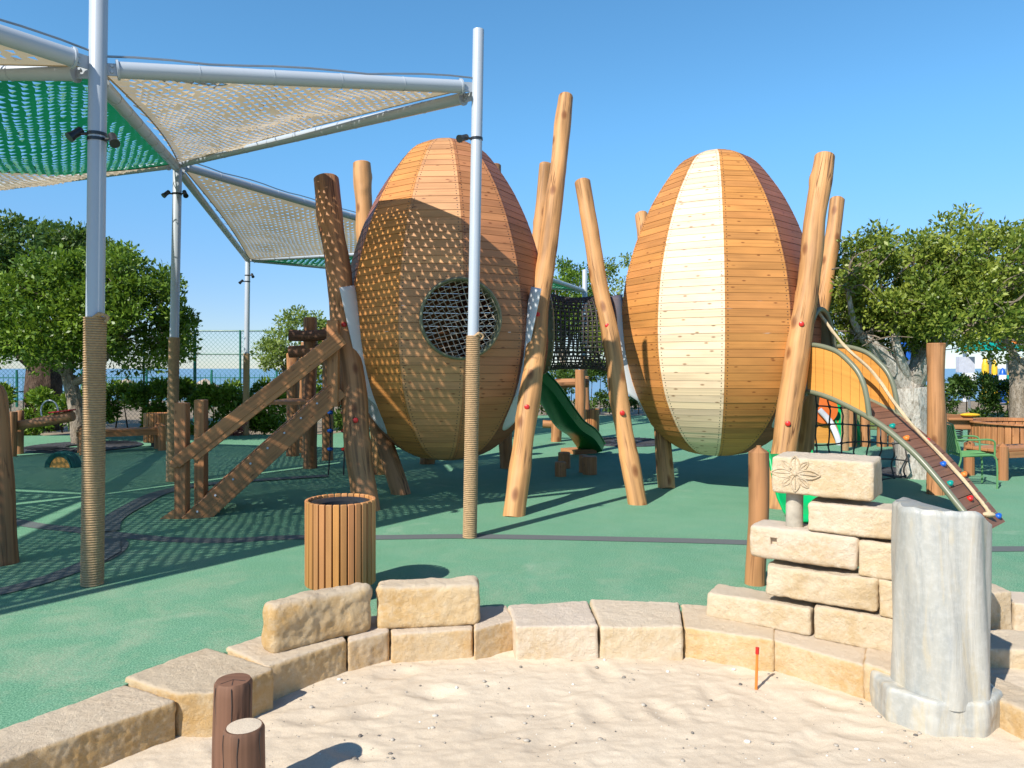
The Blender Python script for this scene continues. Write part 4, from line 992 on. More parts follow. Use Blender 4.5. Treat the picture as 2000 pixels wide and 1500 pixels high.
# ------------------------------------------------------------------ stair with handrails at left and platform
sb = thing('timber_stair', (-3.0, 8.6, 0), 'timber stair ramp with handrails climbing toward the porthole egg', 'stair'); s0 = sb.location
N0, N1 = Vector((-3.44, 8.10, 0)), Vector((-2.10, 8.72, 0)); off = Vector((-.20, .78, 0))
zr = 1.40
for k, o in enumerate((Vector(), off)):
    mb = MB(); a = N0+o+Vector((-.12, -.02, -.04)); b = N1+o+Vector((0, 0, zr)); up = Vector((0, 0, 1)); d = (b-a).normalized(); pv = d.cross(up).cross(d)*-1; pv = pv if pv.z < 0 else -pv; mb.beam(a, b, .06, .145); mb.beam(a+pv*.132+d*.06, b+pv*.132+d*.05, .056, .112)
    mb.build('stringer', M['timber'], sb, s0, bevel=.006)
    mb = MB(); c = (Q(342, 905, 8.02) if k == 0 else Q(342, 905, 8.02)+off); e = (Q(664, 655, 8.66) if k == 0 else Q(664, 655, 8.66)+off); dd = (e-c).normalized(); pv = dd.cross(up).cross(dd); pv = pv if pv.z < 0 else -pv; mb.beam(c, e, .075, .13); mb.beam(c+pv*.106+dd*.17, e+pv*.106, .060, .078); 
    mb.tube([c+Vector((.0, -.02, 0)), c+Vector((.0, .06, 0))], .05, 16); mb.build('handrail', M['timber'], sb, s0, bevel=.006)
    pbp = Vector((-3.62, 8.12, 0)) if k == 0 else Vector((-3.74, 8.9, 0)); mb = MB(); mb.box(pbp+Vector((0, 0, .63)), (.128, .128, 1.27)); mb.build('newel_post', M['timber'], sb, s0, bevel=.012)
    pt = (N1 if k == 0 else N1+off)+Vector((-.01, .02, 0)); mb = MB(); mb.box((pt.x, pt.y, 1.28+.42), (.13, .12, 1.02)); mb.build('upper_post', M['timber'], sb, s0, bevel=.01)
mb = MB(); 
for i in range(9):
    t_ = (i+.5)/9; p = (N0+off*.5).lerp(N1+off*.5, t_); p.z = zr*t_-.02; d = (N1-N0).normalized(); mb.box(p, (.14, .74, .04), math.atan2(d.y, d.x))
mb.build('treads', M['timber'], sb, s0, bevel=.004)
mb = MB()
for i in range(8):
    t_ = .08+i*.115; p = (N0+Vector((-.12, -.02, -.04))).lerp(N1+Vector((0, 0, zr)), t_)+Vector((0, -.034, .0)); mb.tube([p, p-Vector((0, .01, 0))], .012, 8)
mb.build('bolts', M['silver'], sb, s0)
mb = MB(); wq = Vector((-3.80, 8.10, 0)); mb.prism([wq+Vector((-.04, -.04, .0)), wq+Vector((.15, -.04, .0)), wq+Vector((.15, -.04, .13))], (0, .07, 0)); mb.build('foot_wedge', M['timber'], sb, s0)
# platform of the stair / log tower behind
tw = thing('log_tower', (-3.2, 11.8, 0), 'log climbing tower with a deck and rope ladder behind the timber stair', 'climbing tower'); t0_ = tw.location
for (bx, by, ty, r, Yo) in ((606, 914, 620, .115, None), (572, 890, 690, .12, None), (590, 886, 700, .10, 14.4), (640, 900, 640, .10, 13.2), (598, 892, 668, .09, 13.6)):
    Y = Yo or gnd(bx, by); a = Q(bx, by, Y); a.z = -.02; b = Q(bx, ty, Y); mb = MB(); logtube(mb, a, b, r, r*.95, bx, .02, 20, .03, .1); mb.build('log_upright', M['logd'], tw, t0_)
for (x0, x1, y, Y, r) in ((566, 668, 655, 12.0, .095), (566, 668, 687, 12.15, .10)):
    mb = MB(); logtube(mb, Q(x0, y, Y), Q(x1, y-4, Y), r, r*.95, y, .02, 18, .04, .08); mb.build('cross_log', M['pier'], tw, t0_)
mb = MB()
for i in range(7): mb.box((-3.0+.0*i, 11.3+i*.16, Q(650, 785, 11.6).z), (1.5, .145, .05))
mb.build('deck', M['timber'], tw, t0_)
mb = MB(); x0, x1 = Q(642, 790, 11.3), Q(669, 790, 11.3); lad = [MB(), MB(), MB()]
for i, q in enumerate((x0, x1)):
    lad[0].tube(catmull([q+Vector((0, 0, .02)), q+Vector((.03, 0, -.45)), Vector((q.x+.02+.02*i, q.y-.1, .02))], 6), .012, 6)
    for k in range(3):
        z = q.z-.12-.28*k; lad[1+i].ball((q.x+.03, q.y-.03, z), .04, 8, (1.3, 1, .8))
lad[0].build('ladder_rope', M['netdark'], tw, t0_); lad[1].build('blue_knots', M['blue'], tw, t0_); lad[2].build('red_knots', M['red'], tw, t0_)

# log post at left edge
mb = MB(); b = Vector((-4.29, 6.24, -.04)); logtube(mb, b, Vector((-4.42, 6.30, 1.54)), .118, .085, 11, .02, 24, .03, .06, rnded=.16)
tag(mb.build('log_post', M['logd'], origin=(b.x, b.y, 0)), 'thick rounded log post cut by the left edge of the picture', 'post')

# seesaw log with hoop
y_ = 13.9; sw = thing('log_seesaw', Q(25, 890, y_), 'low log seesaw with a metal hoop and red seat at the left', 'seesaw'); so_ = sw.location
mb = MB(); logtube(mb, Q(-30, 842, y_), Q(143, 812, y_), .085, .10, 3, .02, 16, .05, .08); mb.build('log', M['logd'], sw, so_)
for xx in (24, 38):
    mb = MB(); a = Q(xx, 890, y_+(.25 if xx > 30 else -.15)); a.z = -.02; logtube(mb, a, a+Vector((.02, 0, .85)), .075, .07, xx, .01, 14, .03, .1); mb.build('support', M['logd'], sw, so_)
c = Q(97, 815, y_-.02); mb = MB(); mb.tube([c+Vector((.16*math.cos(a), 0, .12+.2*math.sin(a))) for a in [R(-40+i*13) for i in range(20)]], .014, 8); mb.build('hoop', M['silver'], sw, so_)
mb = MB(); mb.box(Q(122, 803, y_-.02), (.40, .22, .03), Matrix.Rotation(R(-7), 3, 'Y')); mb.build('seat', M['red'], sw, so_, bevel=.01)
# half tyre
c = G(124, 912); ty = thing('half_tyre', c, 'green half-buried tyre stepping hump on the play surface', 'tyre')
mb = MB(); prof_ = [(.25, -.11), (.24, -.09), (.275, -.10), (.285, -.06), (.275, -.05), (.285, -.04), (.288, 0), (.278, .01), (.285, .02), (.285, .06), (.275, .10), (.24, .09), (.20, .08), (.20, -.08), (.25, -.11)]
V = []; 
for k in range(25):
    a = math.pi*k/24
    for (r, yy) in prof_: V.append(Vector((r*math.cos(a), yy, r*math.sin(a)-.02)))
n = len(prof_); mb.add(V, [(k*n+i, k*n+i+1, (k+1)*n+i+1, (k+1)*n+i) for k in range(24) for i in range(n-1)]); tyr = mb.build('tread', M['tyre'], ty); 
mb = MB(); mb.lathe([(0, -.07), (.2, -.07), (.2, .07), (0, .07)], (0, 0, -.02), 24, axis=(0, 1, 0)); mb.build('infill', M['panel'], ty)
ty.rotation_euler = (0, 0, R(-12))

# benches
def bench(a, b, wd, label, nleg=2):
    a, b = Vector(a), Vector(b); d = (b-a).normalized(); s_ = Vector((-d.y, d.x, 0)); t = thing('log_bench', (a+b)/2, label, 'bench', 'timber benches on round log legs'); o = t.location
    mb = MB(); z = .43; n = 4
    for i in range(n): q = s_*((i+.5)/n-.5)*wd; mb.beam(a+q+Vector((0, 0, z)), b+q+Vector((0, 0, z)), wd/n*.92, .04)
    mb.build('seat', M['timber'], t, o, bevel=.004)
    mb = MB()
    for q in (s_*wd*.5, -s_*wd*.5): mb.beam(a+q+Vector((0, 0, z-.07)), b+q+Vector((0, 0, z-.07)), .035, .09)
    mb.build('frame', M['timber'], t, o)
    for k in range(nleg):
        for sg in (1, -1):
            p = a.lerp(b, .06+.88*k/(nleg-1))+s_*wd*.5*sg*1.08; m2 = MB(); logtube(m2, (p.x, p.y, -.02), (p.x, p.y, .54), .075, .075, k, .003, 16, .01, .05, rnded=.05); m2.build('leg', M['timber'], t, o)
    return t
bench(G(145, 888)+Vector((0, .1, 0)), G(318, 878)+Vector((0, .1, 0)), .42, 'long timber bench at left in front of the tree grate')
bench(G(1915, 935)+Vector((.05, .1, 0)), G(2110, 925)+Vector((0, .2, 0)), .50, 'timber bench on round log legs at the right edge behind the green chair')
# stumps
st0 = None
for i, (x, y, r, h, lab) in enumerate(((1095, 930, .085, .22, 'shortest front stump of the cluster between the eggs'), (1102, 914, .10, .26, 'rear left stump of the cluster between the eggs'), (1152, 926, .11, .28, 'widest stump at the right of the cluster between the eggs'), (1140, 922, .075, .27, 'slim stump tucked behind the widest one between the eggs'))):
    p = G(x, y); mb = MB(); logtube(mb, (p.x, p.y, -.02), (p.x, p.y, h), r, r, i, .002, 18, .02, .05); tag(mb.build('stepping_stump', M['timber'], origin=(p.x, p.y, 0)), lab, 'stump', 'low wooden stepping stumps')
# green slide
gs = thing('green_slide', G(1150, 884), 'dark green plastic slide running down under the rope tunnel', 'slide'); o = gs.location
P0 = Vector((-.10+.05, 12.4, 1.60)); pth = catmull([Q(1035, 735, 12.7), Q(1062, 765, 12.9), Q(1092, 810, 13.2), Q(1112, 836, 13.5), Q(1135, 852, 13.9), Q(1150, 872, 14.3), Q(1153, 880, 14.4)], 6)
mb = MB(); V = []; hw = .25; sdv = Vector((.62, .78, 0))*-1; sdv = Vector((-.85, .52, 0))
for i, p in enumerate(pth):
    d = (pth[min(i+1, len(pth)-1)]-pth[max(i-1, 0)]).normalized(); s_ = d.cross(Vector((0, 0, 1))).normalized(); u = s_.cross(d)
    for (x, zz) in ((-.27, .17), (-.24, .18), (-.22, .0), (-.12, -.03), (.12, -.03), (.22, .0), (.24, .18), (.27, .17)): V.append(p+s_*x+u*zz)
mb.add(V, [(j*8+i, j*8+i+1, j*8+9+i, j*8+8+i) for j in range(len(pth)-1) for i in range(7)]); ob = mb.build('chute', M['green'], gs, o, ang=50); s_ = ob.modifiers.new('s', 'SOLIDIFY'); s_.thickness = .03
mb = MB(); q = G(1130, 884); mb.box(q+Vector((0, 0, .04)), (.5, .5, .08), R(30)); mb.build('foot_board', M['timber'], gs, o)
# log swing frame behind
sf = thing('log_swing', G(1110, 868), 'log beam frame standing behind the green slide', 'swing frame'); o = sf.location
for (x, yb, yt, Y) in ((1086, 870, 742, 16.5), (1133, 870, 722, 15.9), (1141, 868, 735, 17)):
    a = Q(x, yb, Y); a.z = -.02; b = Q(x, yt, Y); mb = MB(); logtube(mb, a, b, .115, .11, x, .02, 16, .03, .1); mb.build('log_upright', M['logd'], sf, o)
mb = MB(); logtube(mb, Q(1066, 750, 16.2), Q(1150, 748, 16.2), .10, .10, 2, .01, 16, .03, .1); mb.build('cross_beam', M['logd'], sf, o)
mb = MB(); logtube(mb, Q(1060, 828, 17), Q(1092, 830, 17), .09, .09, 2, .01, 14, .03, .1); mb.build('low_beam', M['logd'], sf, o)

# tree grates
def grate(c, r, label):
    mb = MB(); c = Vector((c.x, c.y, 0)); mb.lathe([(r*.28, .012), (r*.28, .03), (r*.97, .03), (r, .02), (r, .0)], c, 40)
    for k in range(36):
        a = 2*math.pi*k/36; mb.box(c+Vector((math.cos(a)*r*.66, math.sin(a)*r*.66, .036)), (r*.5, .02, .012), a)
    tag(mb.build('tree_grate', M['grate'], origin=c), label, 'tree grate', 'round dark tree grates')
grate(G(162, 873), 1.12, 'round dark tree grate under the left ficus behind the bench')
grate(G(1222, 864), .95, 'round dark tree grate seen between the legs of the right egg')
grate(G(1790, 926), .62, 'round dark tree grate around the whitewashed right trunk')

# green chair
def chair():
    b = G(1895, 948); t = thing('garden_chair', b, 'green metal garden armchair facing away beside the climbing ramp', 'chair'); t.rotation_euler = (0, 0, R(0))
    fr = MB(); W = .25
    # local: x right, y depth; chair faces right(+x)
    for s in (-1, 1):
        y = s*W
        fr.tube(catmull([(.24, y, 0), (.24, y, .30), (.21, y, .44), (.10, y, .455), (-.2, y, .43)], 5), .0125, 8)
        fr.tube(catmull([(-.30, y*.95, 0), (-.24, y*.95, .25), (-.20, y*.95, .43), (-.25, y*.95, .65), (-.30, y*.9, .86)], 5), .0125, 8)
        fr.tube(catmull([(-.26, y, .66), (-.05, y*1.06, .66), (.12, y*1.08, .67), (.20, y*1.06, .64), (.21, y, .55), (.21, y, .45)], 5), .0125, 8)
    fr.tube([(-.30, -W*.9, .86), (-.31, 0, .88), (-.30, W*.9, .86)], .0125, 8); fr.tube([(.20, -W, .44), (.20, W, .44)], .0125, 8)
    fr.build('frame', M['chairgreen'], t)
    sm = MB()
    for i in range(7): y = -.2+i*.066; sm.tube(catmull([(.19, y, .452), (0, y, .437), (-.19, y, .43)], 4), .016, 6, sq=.6)
    sm.build('seat', M['chairgreen'], t)
    sm = MB()
    for i in range(6): y = -.18+i*.072; sm.tube([(-.21, y, .47), (-.25, y, .65), (-.30, y, .85)], .012, 6)
    sm.build('backrest', M['chairgreen'], t); t.rotation_euler = (0, 0, R(-12)); return t
chair()
# round timber planter
c = G(1998, 868); c = Vector((c.x+.5, c.y+.3, 0)); pl = thing('timber_planter', c, 'low round enclosure of upright timber palisades at the right edge', 'planter')
mb = MB()
for k in range(56):
    a = 2*math.pi*k/56; mb.box((math.cos(a)*1.25, math.sin(a)*1.25, .22), (.07, .125, .44), a)
mb.build('palisade', M['timber'], pl, bevel=.01)
mb = MB(); mb.lathe([(1.19, .40), (1.19, .47), (1.34, .47), (1.34, .44)], n=48); mb.build('coping', M['timber'], pl, ang=30)
mb = MB(); mb.lathe([(0, .3), (1.2, .3)], n=32); mb.build('soil', M['earth'], pl)
# spring rider
c = G(1872, 862); sr = thing('spring_rider', c, 'small brown spring rider with yellow handle near the right trunk', 'spring toy')
mb = MB(); mb.tube([(.08*math.cos(i*.7), .08*math.sin(i*.7), i*.0055) for i in range(50)], .012, 6); mb.build('spring', M['black'], sr)
mb = MB(); mb.prism([(-.25, -.03, .27), (.25, -.03, .27), (.3, -.03, .5), (.22, -.03, .66), (-.05, -.03, .6), (-.26, -.03, .62)], (0, .06, 0)); mb.build('body', M['logd'], sr, bevel=.01)
mb = MB(); mb.box((0, 0, .50), (.5, .26, .05)); mb.build('seat', M['timber'], sr, bevel=.01)
mb = MB(); mb.ball((.22, -.05, .60), .11, 12, (1.9, .8, .35)); mb.build('handle', M['yellow'], sr)
sr.rotation_euler = (0, 0, R(-8))

# toddler play unit with orange board and green slide behind the net
tp = G(1640, 866); tu = thing('toddler_slide', tp, 'toddler play unit with an orange round board and light green slide behind the black net', 'slide'); o = tu.location; Yt = tp.y
def wq(px, py, Y=None): return Q(px, py, Y or Yt)
mb = MB(); cc = wq(1608, 800); mb.lathe([(0, 0), (.30, 0), (.31, .02), (.30, .04), (0, .04)], cc, 32, axis=(0, -1, 0)); mb.build('round_board', M['orangeb'], tu, o, ang=30)
mb = MB(); pth = catmull([wq(1626, 790, Yt+.4), wq(1640, 806, Yt+.2), wq(1655, 835), wq(1664, 862, Yt-.25), wq(1672, 868, Yt-.3)], 5); V = []
for p in pth:
    for (x, zz) in ((-.26, .14), (-.22, .0), (.20, .0), (.24, .14)): V.append(p+Vector((x, 0, zz)))
mb.add(V, [(j*4+i, j*4+i+1, j*4+5+i, j*4+4+i) for j in range(len(pth)-1) for i in range(3)]); ob = mb.build('chute', M['green2'], tu, o, ang=50); s_ = ob.modifiers.new('s', 'SOLIDIFY'); s_.thickness = .02
mb = MB(); pth = catmull([wq(1600, 800, Yt-.1), wq(1620, 822, Yt-.15), wq(1634, 850, Yt-.3), wq(1640, 872, Yt-.35)], 5); mb.tube(pth, .06, 8, sq=.5); mb.build('side_bar', M['silver'], tu, o)
mb = MB()
for (x, y0_, y1_) in ((1590, 872, 770), (1622, 866, 775), (1660, 862, 800)): a = wq(x, y0_, Yt+.3); a.z = 0; mb.tube([a, wq(x, y1_, Yt+.3)], .05, 12)
mb.build('posts', M['timber'], tu, o); mb = MB(); mb.box(wq(1607, 842, Yt+.2), (.55, .3, .5)); mb.build('box_base', M['panel'], tu, o)
# log hut behind ramp
hp = G(1700, 868, 0); hu = thing('log_playhut', hp, 'small log play hut half hidden behind the curved ramp and right tree', 'play hut'); o = hu.location
for (x, yt) in ((1664, 682), (1690, 700), (1722, 710), (1745, 716)):
    a = G(x, 872); mb = MB(); b = Q(x, yt, a.y); logtube(mb, (a.x, a.y, -.02), b, .10, .095, x, .01, 14, .03, .1); mb.build('log_upright', M['logd'], hu, o)
for yy in (738, 760, 800): mb = MB(); logtube(mb, Q(1672, yy, hp.y), Q(1752, yy, hp.y), .08, .08, yy, .01, 14, .03, .1); mb.build('cross_log', M['logd'], hu, o)
mb = MB(); 
for i in range(6): mb.beam(Q(1664, 712+i*4, hp.y+.0+i*.13), Q(1750, 712+i*4, hp.y+i*.13), .12, .03)
mb.build('roof', M['timber'], hu, o)

# ------------------------------------------------------------------ foliage
def leaves(clumps, n, size, seed, m, name, parent=None, origin=(0, 0, 0), elong=2.1, updir=.35, spread=(1, 1, .8)):
    r = np.random.default_rng(seed); C = np.array([c[:3] for c in clumps]); Rd = np.array([c[3] for c in clumps]); ct = r.random(len(clumps))
    wgt = Rd**2; idx = r.choice(len(clumps), n, p=wgt/wgt.sum())
    dv = r.normal(size=(n, 3)); dv /= np.linalg.norm(dv, axis=1)[:, None]; rad = r.random(n)**.45
    P = C[idx]+dv*(Rd[idx]*rad)[:, None]*np.array(spread)
    ax = dv*.9+r.normal(size=(n, 3))*.8+np.array([0, 0, updir]); ax /= np.linalg.norm(ax, axis=1)[:, None]
    nn = r.normal(size=(n, 3))*.7+dv*.8+np.array([0, 0, .5]); sd = np.cross(ax, nn); sd /= (np.linalg.norm(sd, axis=1)[:, None]+1e-9); nv = np.cross(sd, ax)
    L = size*(.6+.8*r.random(n))[:, None]; W = L/elong
    V = np.empty((n, 4, 3)); V[:, 0] = P; V[:, 1] = P+ax*L*.5+sd*W*.5+nv*L*.07; V[:, 2] = P+ax*L; V[:, 3] = P+ax*L*.5-sd*W*.5+nv*L*.07
    V = V.reshape(-1, 3)-np.array(origin)[None]; me = bpy.data.meshes.new(name); me.vertices.add(4*n); me.vertices.foreach_set('co', V.ravel())
    me.loops.add(4*n); me.loops.foreach_set('vertex_index', np.arange(4*n)); me.polygons.add(n); me.polygons.foreach_set('loop_start', np.arange(n)*4)
    me.polygons.foreach_set('loop_total', np.full(n, 4)) if False else None
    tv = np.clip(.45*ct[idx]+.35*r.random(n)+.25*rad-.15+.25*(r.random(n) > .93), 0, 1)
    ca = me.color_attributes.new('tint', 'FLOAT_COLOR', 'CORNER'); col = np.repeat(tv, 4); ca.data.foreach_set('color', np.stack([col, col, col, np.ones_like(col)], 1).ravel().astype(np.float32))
    me.materials.append(M[m]); me.update(calc_edges=True); me.validate()
    ob = bpy.data.objects.new(name, me); COL.objects.link(ob)
    if parent is not None: ob.parent = parent
    else: ob.location = origin
    return ob
def crown_clumps(ells, n, seed, cr=(.2, .36), shell=.62):
    r = random.Random(seed); out = []
    wts = [a*b+b*c+a*c for (_, _, _, a, b, c) in ells]
    for i in range(n):
        x, y, z, a, b, c = r.choices(ells, wts)[0]
        while True:
            d = Vector((r.gauss(0, 1), r.gauss(0, 1), r.gauss(0, 1))).normalized(); q = r.uniform(shell, 1)**.6*(1+.10*noise.noise(d*2.5+Vector((seed, 0, 0)))*2)
            p = (x+d.x*a*q, y+d.y*b*q, z+d.z*c*q)
            if d.z > -.8 or r.random() < .4: break
        out.append((*p, r.uniform(*cr)))
    return out
def tree(base, trunk_pts, tr, limbs, ells, ncl, nl, size, seed, label, m='leaf', bark='bark', name='ficus_tree', cr=(.2, .36), shell=.62, twigs=0, cat='tree', group='trees around the playground', elong=2.0):
    base = Vector(base); t = thing(name, base, label, cat, group); o = base
    mb = MB(); pts = catmull(trunk_pts, 5); N = len(pts); mb.tube(pts, [tr[0]+(tr[1]-tr[0])*i/(N-1) for i in range(N)], 14, bumpf=lambda l, a: .10*noise.noise(Vector((math.cos(a)*1.5, math.sin(a)*1.5, l*2)))*2); mb.build('trunk', M[bark], t, o)
    cl = crown_clumps(ells, ncl, seed, cr, shell); r = random.Random(seed)
    for (p0, p1, p2, a, b) in limbs:
        mb = MB(); pts = catmull([p0, p1, p2], 7); N = len(pts); mb.tube(pts, [a+(b-a)*i/(N-1) for i in range(N)], 10, bumpf=lambda l, a: .12*noise.noise(Vector((math.cos(a)*1.5, math.sin(a)*1.5, l*2.5)))*2); mb.build('limb', M[bark], t, o)
    if twigs:
        mb = MB(); st_ = [Vector(l[2]) for l in limbs] or [Vector(trunk_pts[-1])]
        for i in range(twigs):
            c = r.choice(cl); e = Vector(c[:3])+Vector((r.gauss(0, .12), r.gauss(0, .12), r.gauss(0, .12))); s0_ = min(st_, key=lambda q: (q-e).length); s0_ = s0_+Vector((r.gauss(0, .12), r.gauss(0, .12), r.gauss(0, .08))); md = (s0_+e)/2+Vector((r.gauss(0, .15), r.gauss(0, .15), r.gauss(0, .1)))
            
            if (e-s0_).length > .75: s0_ = e+(s0_-e).normalized()*.5; md = (s0_+e)/2+Vector((r.gauss(0, .07), r.gauss(0, .07), r.gauss(0, .07)))
            pts = catmull([s0_, md, e], 4); mb.tube(pts, [.014-.010*k/(len(pts)-1) for k in range(len(pts))], 5)
        mb.build('twigs', M['bark'], t, o)
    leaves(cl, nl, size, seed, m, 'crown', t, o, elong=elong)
    return t
# left near ficus
b = G(158, 868); Yl = b.y
def LQ(x, y, dy=0): return Q(x, y, Yl+dy)
tree(b, [b+Vector((0, 0, -.05)), LQ(150, 800), LQ(133, 735)], (.17, .13), [(LQ(133, 735), LQ(105, 700, .3), LQ(60, 660, .5), .10, .05), (LQ(140, 750), LQ(190, 720, -.2), LQ(240, 650, -.3), .09, .04), (LQ(133, 735), LQ(140, 690), LQ(150, 600), .10, .05)],
     [(*LQ(130, 600), 1.55, 1.3, 1.15), (*LQ(265, 612, .1), 1.15, 1.2, 1.15), (*LQ(50, 625, .2), 1.3, 1.2, 1.0), (*LQ(335, 665, .5), .52, .8, .65), (*LQ(215, 550), 1.0, 1.0, .75), (*LQ(120, 660, -.3), 1.2, .7, .6)], 380, 46000, .10, 11, 'bright bushy ficus on a pale leaning trunk behind the left bench', twigs=60)
b = G(88, 838); Yl = b.y
tree(b, [b+Vector((0, 0, -.05)), LQ(85, 760), LQ(86, 700), LQ(84, 640)], (.42, .45), [(LQ(86, 715), LQ(40, 690), LQ(0, 620), .25, .1), (LQ(86, 715), LQ(130, 680), LQ(170, 600), .25, .1)],
     [(*LQ(60, 530), 2.1, 1.8, 1.35), (*LQ(150, 545, .5), 1.2, 1.2, 1.2), (*LQ(-60, 560), 2.0, 1.8, 1.5)], 240, 30000, .13, 12, 'tall dark ficus with a thick root-covered trunk behind the bright one', m='leafd', bark='barkd', cr=(.3, .48))
# right ficus
b = G(1792, 932); Yl = b.y
tree(b, [b+Vector((0, 0, -.05)), LQ(1782, 840), LQ(1775, 790), LQ(1772, 757)], (.265, .24), [
        (LQ(1772, 765), LQ(1735, 705, -.1), LQ(1682, 655, -.2), .15, .075), (LQ(1775, 760), LQ(1800, 700, .0), LQ(1830, 640, .2), .15, .08),
        (LQ(1778, 750), LQ(1752, 680, -.3), LQ(1745, 600, -.2), .08, .045), (LQ(1785, 752), LQ(1822, 690, -.4), LQ(1868, 645, -.3), .12, .06), (LQ(1776, 755), LQ(1790, 690, .3), LQ(1760, 620, .5), .10, .06), (LQ(1682, 655, -.2), LQ(1665, 620, -.3), LQ(1655, 560, -.3), .06, .03)],
     [(*LQ(1755, 562), 1.02, 1.15, .95), (*LQ(1900, 548, .2), 1.25, 1.3, .98), (*LQ(2010, 575, .3), 1.2, 1.3, 1.12), (*LQ(1685, 570, .2), .58, .9, .85), (*LQ(1850, 600, -.3), .95, .9, .75), (*LQ(1665, 655, .2), .42, .6, .48), (*LQ(1740, 640, .5), .6, .5, .5)], 460, 62000, .070, 13, 'olive-green ficus on a forked whitewashed trunk at the right', m='leafy', bark='barkw', twigs=420, cr=(.13, .26), shell=.45)
b = G(1992, 826); Yl = b.y
tree(b, [b+Vector((0, 0, -.05)), LQ(1990, 760), LQ(1985, 700)], (.28, .22), [(LQ(1985, 700), LQ(1960, 660), LQ(1930, 630), .12, .06)], [(*LQ(1960, 600), 2.2, 1.8, 1.2), (*LQ(2060, 580), 2.2, 1.8, 1.4)], 150, 16000, .13, 14, 'shaded ficus with a brown trunk at the far right edge', m='leafd', cr=(.3, .5))
# trees between/behind the eggs
def bgtree(px, pyb, Y, ells, n, size, seed, label, m, cr, ncl=120, bark='bark', name='tree'):
    b = Q(px, pyb, Y); b.z = -.05
    top = Q(px, ells[0][1]+20, Y)
    return tree(b, [b, (b+top)/2, top], (.14, .06), [(b.lerp(top, .5), b.lerp(top, .7)+Vector((.3, 0, .1)), top+Vector((.5, 0, .1)), .07, .03), (b.lerp(top, .45), b.lerp(top, .7)-Vector((.3, 0, -.1)), top+Vector((-.4, 0, 0)), .07, .03)], [(*Q(x, y, Y+dy), a, bb, c) for (x, y, dy, a, bb, c) in ells], ncl, n, size, seed, label, m=m, bark=bark, cr=cr, name=name, twigs=30)
bgtree(1100, 790, 27, [(1100, 580, 0, 1.5, 1.4, 1.3), (1060, 600, .3, 1.2, 1.2, 1.1), (1130, 640, -.4, 1.0, 1.0, 1.1)], 15000, .12, 21, 'round dark green tree rising behind the rope tunnel', 'leaf', (.25, .42))
bgtree(1215, 800, 21, [(1215, 560, 0, .55, .7, 1.0), (1205, 640, 0, .9, .9, .8), (1180, 680, .5, .9, .9, .6)], 7000, .09, 22, 'sparse pale tree just left of the striped egg', 'leafy', (.16, .3), 80)
bgtree(575, 800, 20.5, [(590, 660, 0, .85, .8, .85), (545, 700, .2, .6, .6, .55), (630, 700, 0, .6, .6, .7)], 8000, .10, 23, 'light yellow-green shrub tree behind the log tower', 'leafp', (.16, .3), 100, name='shrub_tree')
def hedge(a, b, wd, h, n, size, seed, label, m='leafd', name='hedge', hv=.12, cat='hedge'):
    a, b = Vector(a), Vector(b); L = (b-a).length; d = (b-a).normalized(); s_ = Vector((-d.y, d.x, 0)); r = random.Random(seed); cl = []
    for i in range(int(L*h*wd*9)+20):
        u = r.random()*L; face = r.random(); v = r.uniform(-.5, .5)*wd; hh = h*(1+hv*noise.noise(Vector((u*.9, seed, 0)))*2)
        if face < .55: v = -s_.y/abs(s_.y)*wd*.5*r.uniform(.7, 1.05); z = r.uniform(.06, hh)
        else: z = hh*r.uniform(.82, 1.04)
        p = a+d*u+s_*v; cl.append((p.x, p.y, z, r.uniform(.14, .27)))
    t = thing(name, (a+b)/2, label, cat, 'hedges and shrubs round the playground'); leaves(cl, n, size, seed, m, 'foliage', t, t.location, elong=2.6)
    mb = MB()
    for i in range(int(L*3)): u = L*(i+.5)/int(L*3); p = a+d*u; mb.tube([p, p+Vector((r.uniform(-.1, .1), r.uniform(-.1, .1), h*.8))], [.02, .01], 5)
    mb.build('stems', M['barkd'], t, t.location)
    return t
hedge((-16, 18.9, 0), (-9.2, 18.7, 0), 1.0, 1.02, 17000, .13, 31, 'glossy dark hedge under the left trees, left of the whitewashed trunk', 'leaf')
hedge((-9.2, 18.9, 0), (-5.0, 18.9, 0), 1.0, 1.10, 13000, .13, 32, 'glossy hedge between the left ficus and the stair handrail', 'leaf')
hedge((-5.0, 19.2, 0), (-.5, 19.6, 0), 1.0, 1.05, 11000, .12, 33, 'hedge behind the log tower and the legs of the porthole egg')
hedge((.2, 26.3, 0), (6.4, 26.3, 0), 1.2, 1.55, 13000, .13, 34, 'tall hedge seen through the gap between the two eggs')
hedge((11.5, 24.0, 0), (19.0, 24.0, 0), 1.1, 1.15, 15000, .13, 35, 'dark hedge behind the strip of lawn at right')
hedge((6.5, 26.0, 0), (11.5, 25.5, 0), 1.1, 1.5, 9000, .13, 36, 'hedge behind the play hut and right trunk')
p = G(500, 842); hedge(p+Vector((-.2, 0, 0)), p+Vector((.4, 0, 0)), .3, .32, 900, .11, 37, 'small pink-leaved shrub at the foot of the hedge near the slim pole', 'leafr', 'shrub', cat='shrub')
p = G(455, 850); hedge(p+Vector((-.2, 0, 0)), p+Vector((.2, 0, 0)), .3, .26, 500, .11, 38, 'second tiny pink-leaved shrub left of the slim pole foot', 'leafr', 'shrub', cat='shrub')
# lawn strip with grass blades
sheet('lawn', [(9.3, 19.6), (32, 19.2), (32, 27), (5, 27)], M['lawn'], .012)
r = np.random.default_rng(5); n = 9000; cl = [(9.6+12*r.random(), 19.8+4*r.random(), .03, .10) for _ in range(500)]
tag(leaves(cl, n, .06, 6, 'leafy', 'grass', None, (14, 21, 0), elong=6, updir=1.5, spread=(1, 1, .2)), 'short mown grass of the lawn strip behind the play surface', 'grass', kind='stuff')

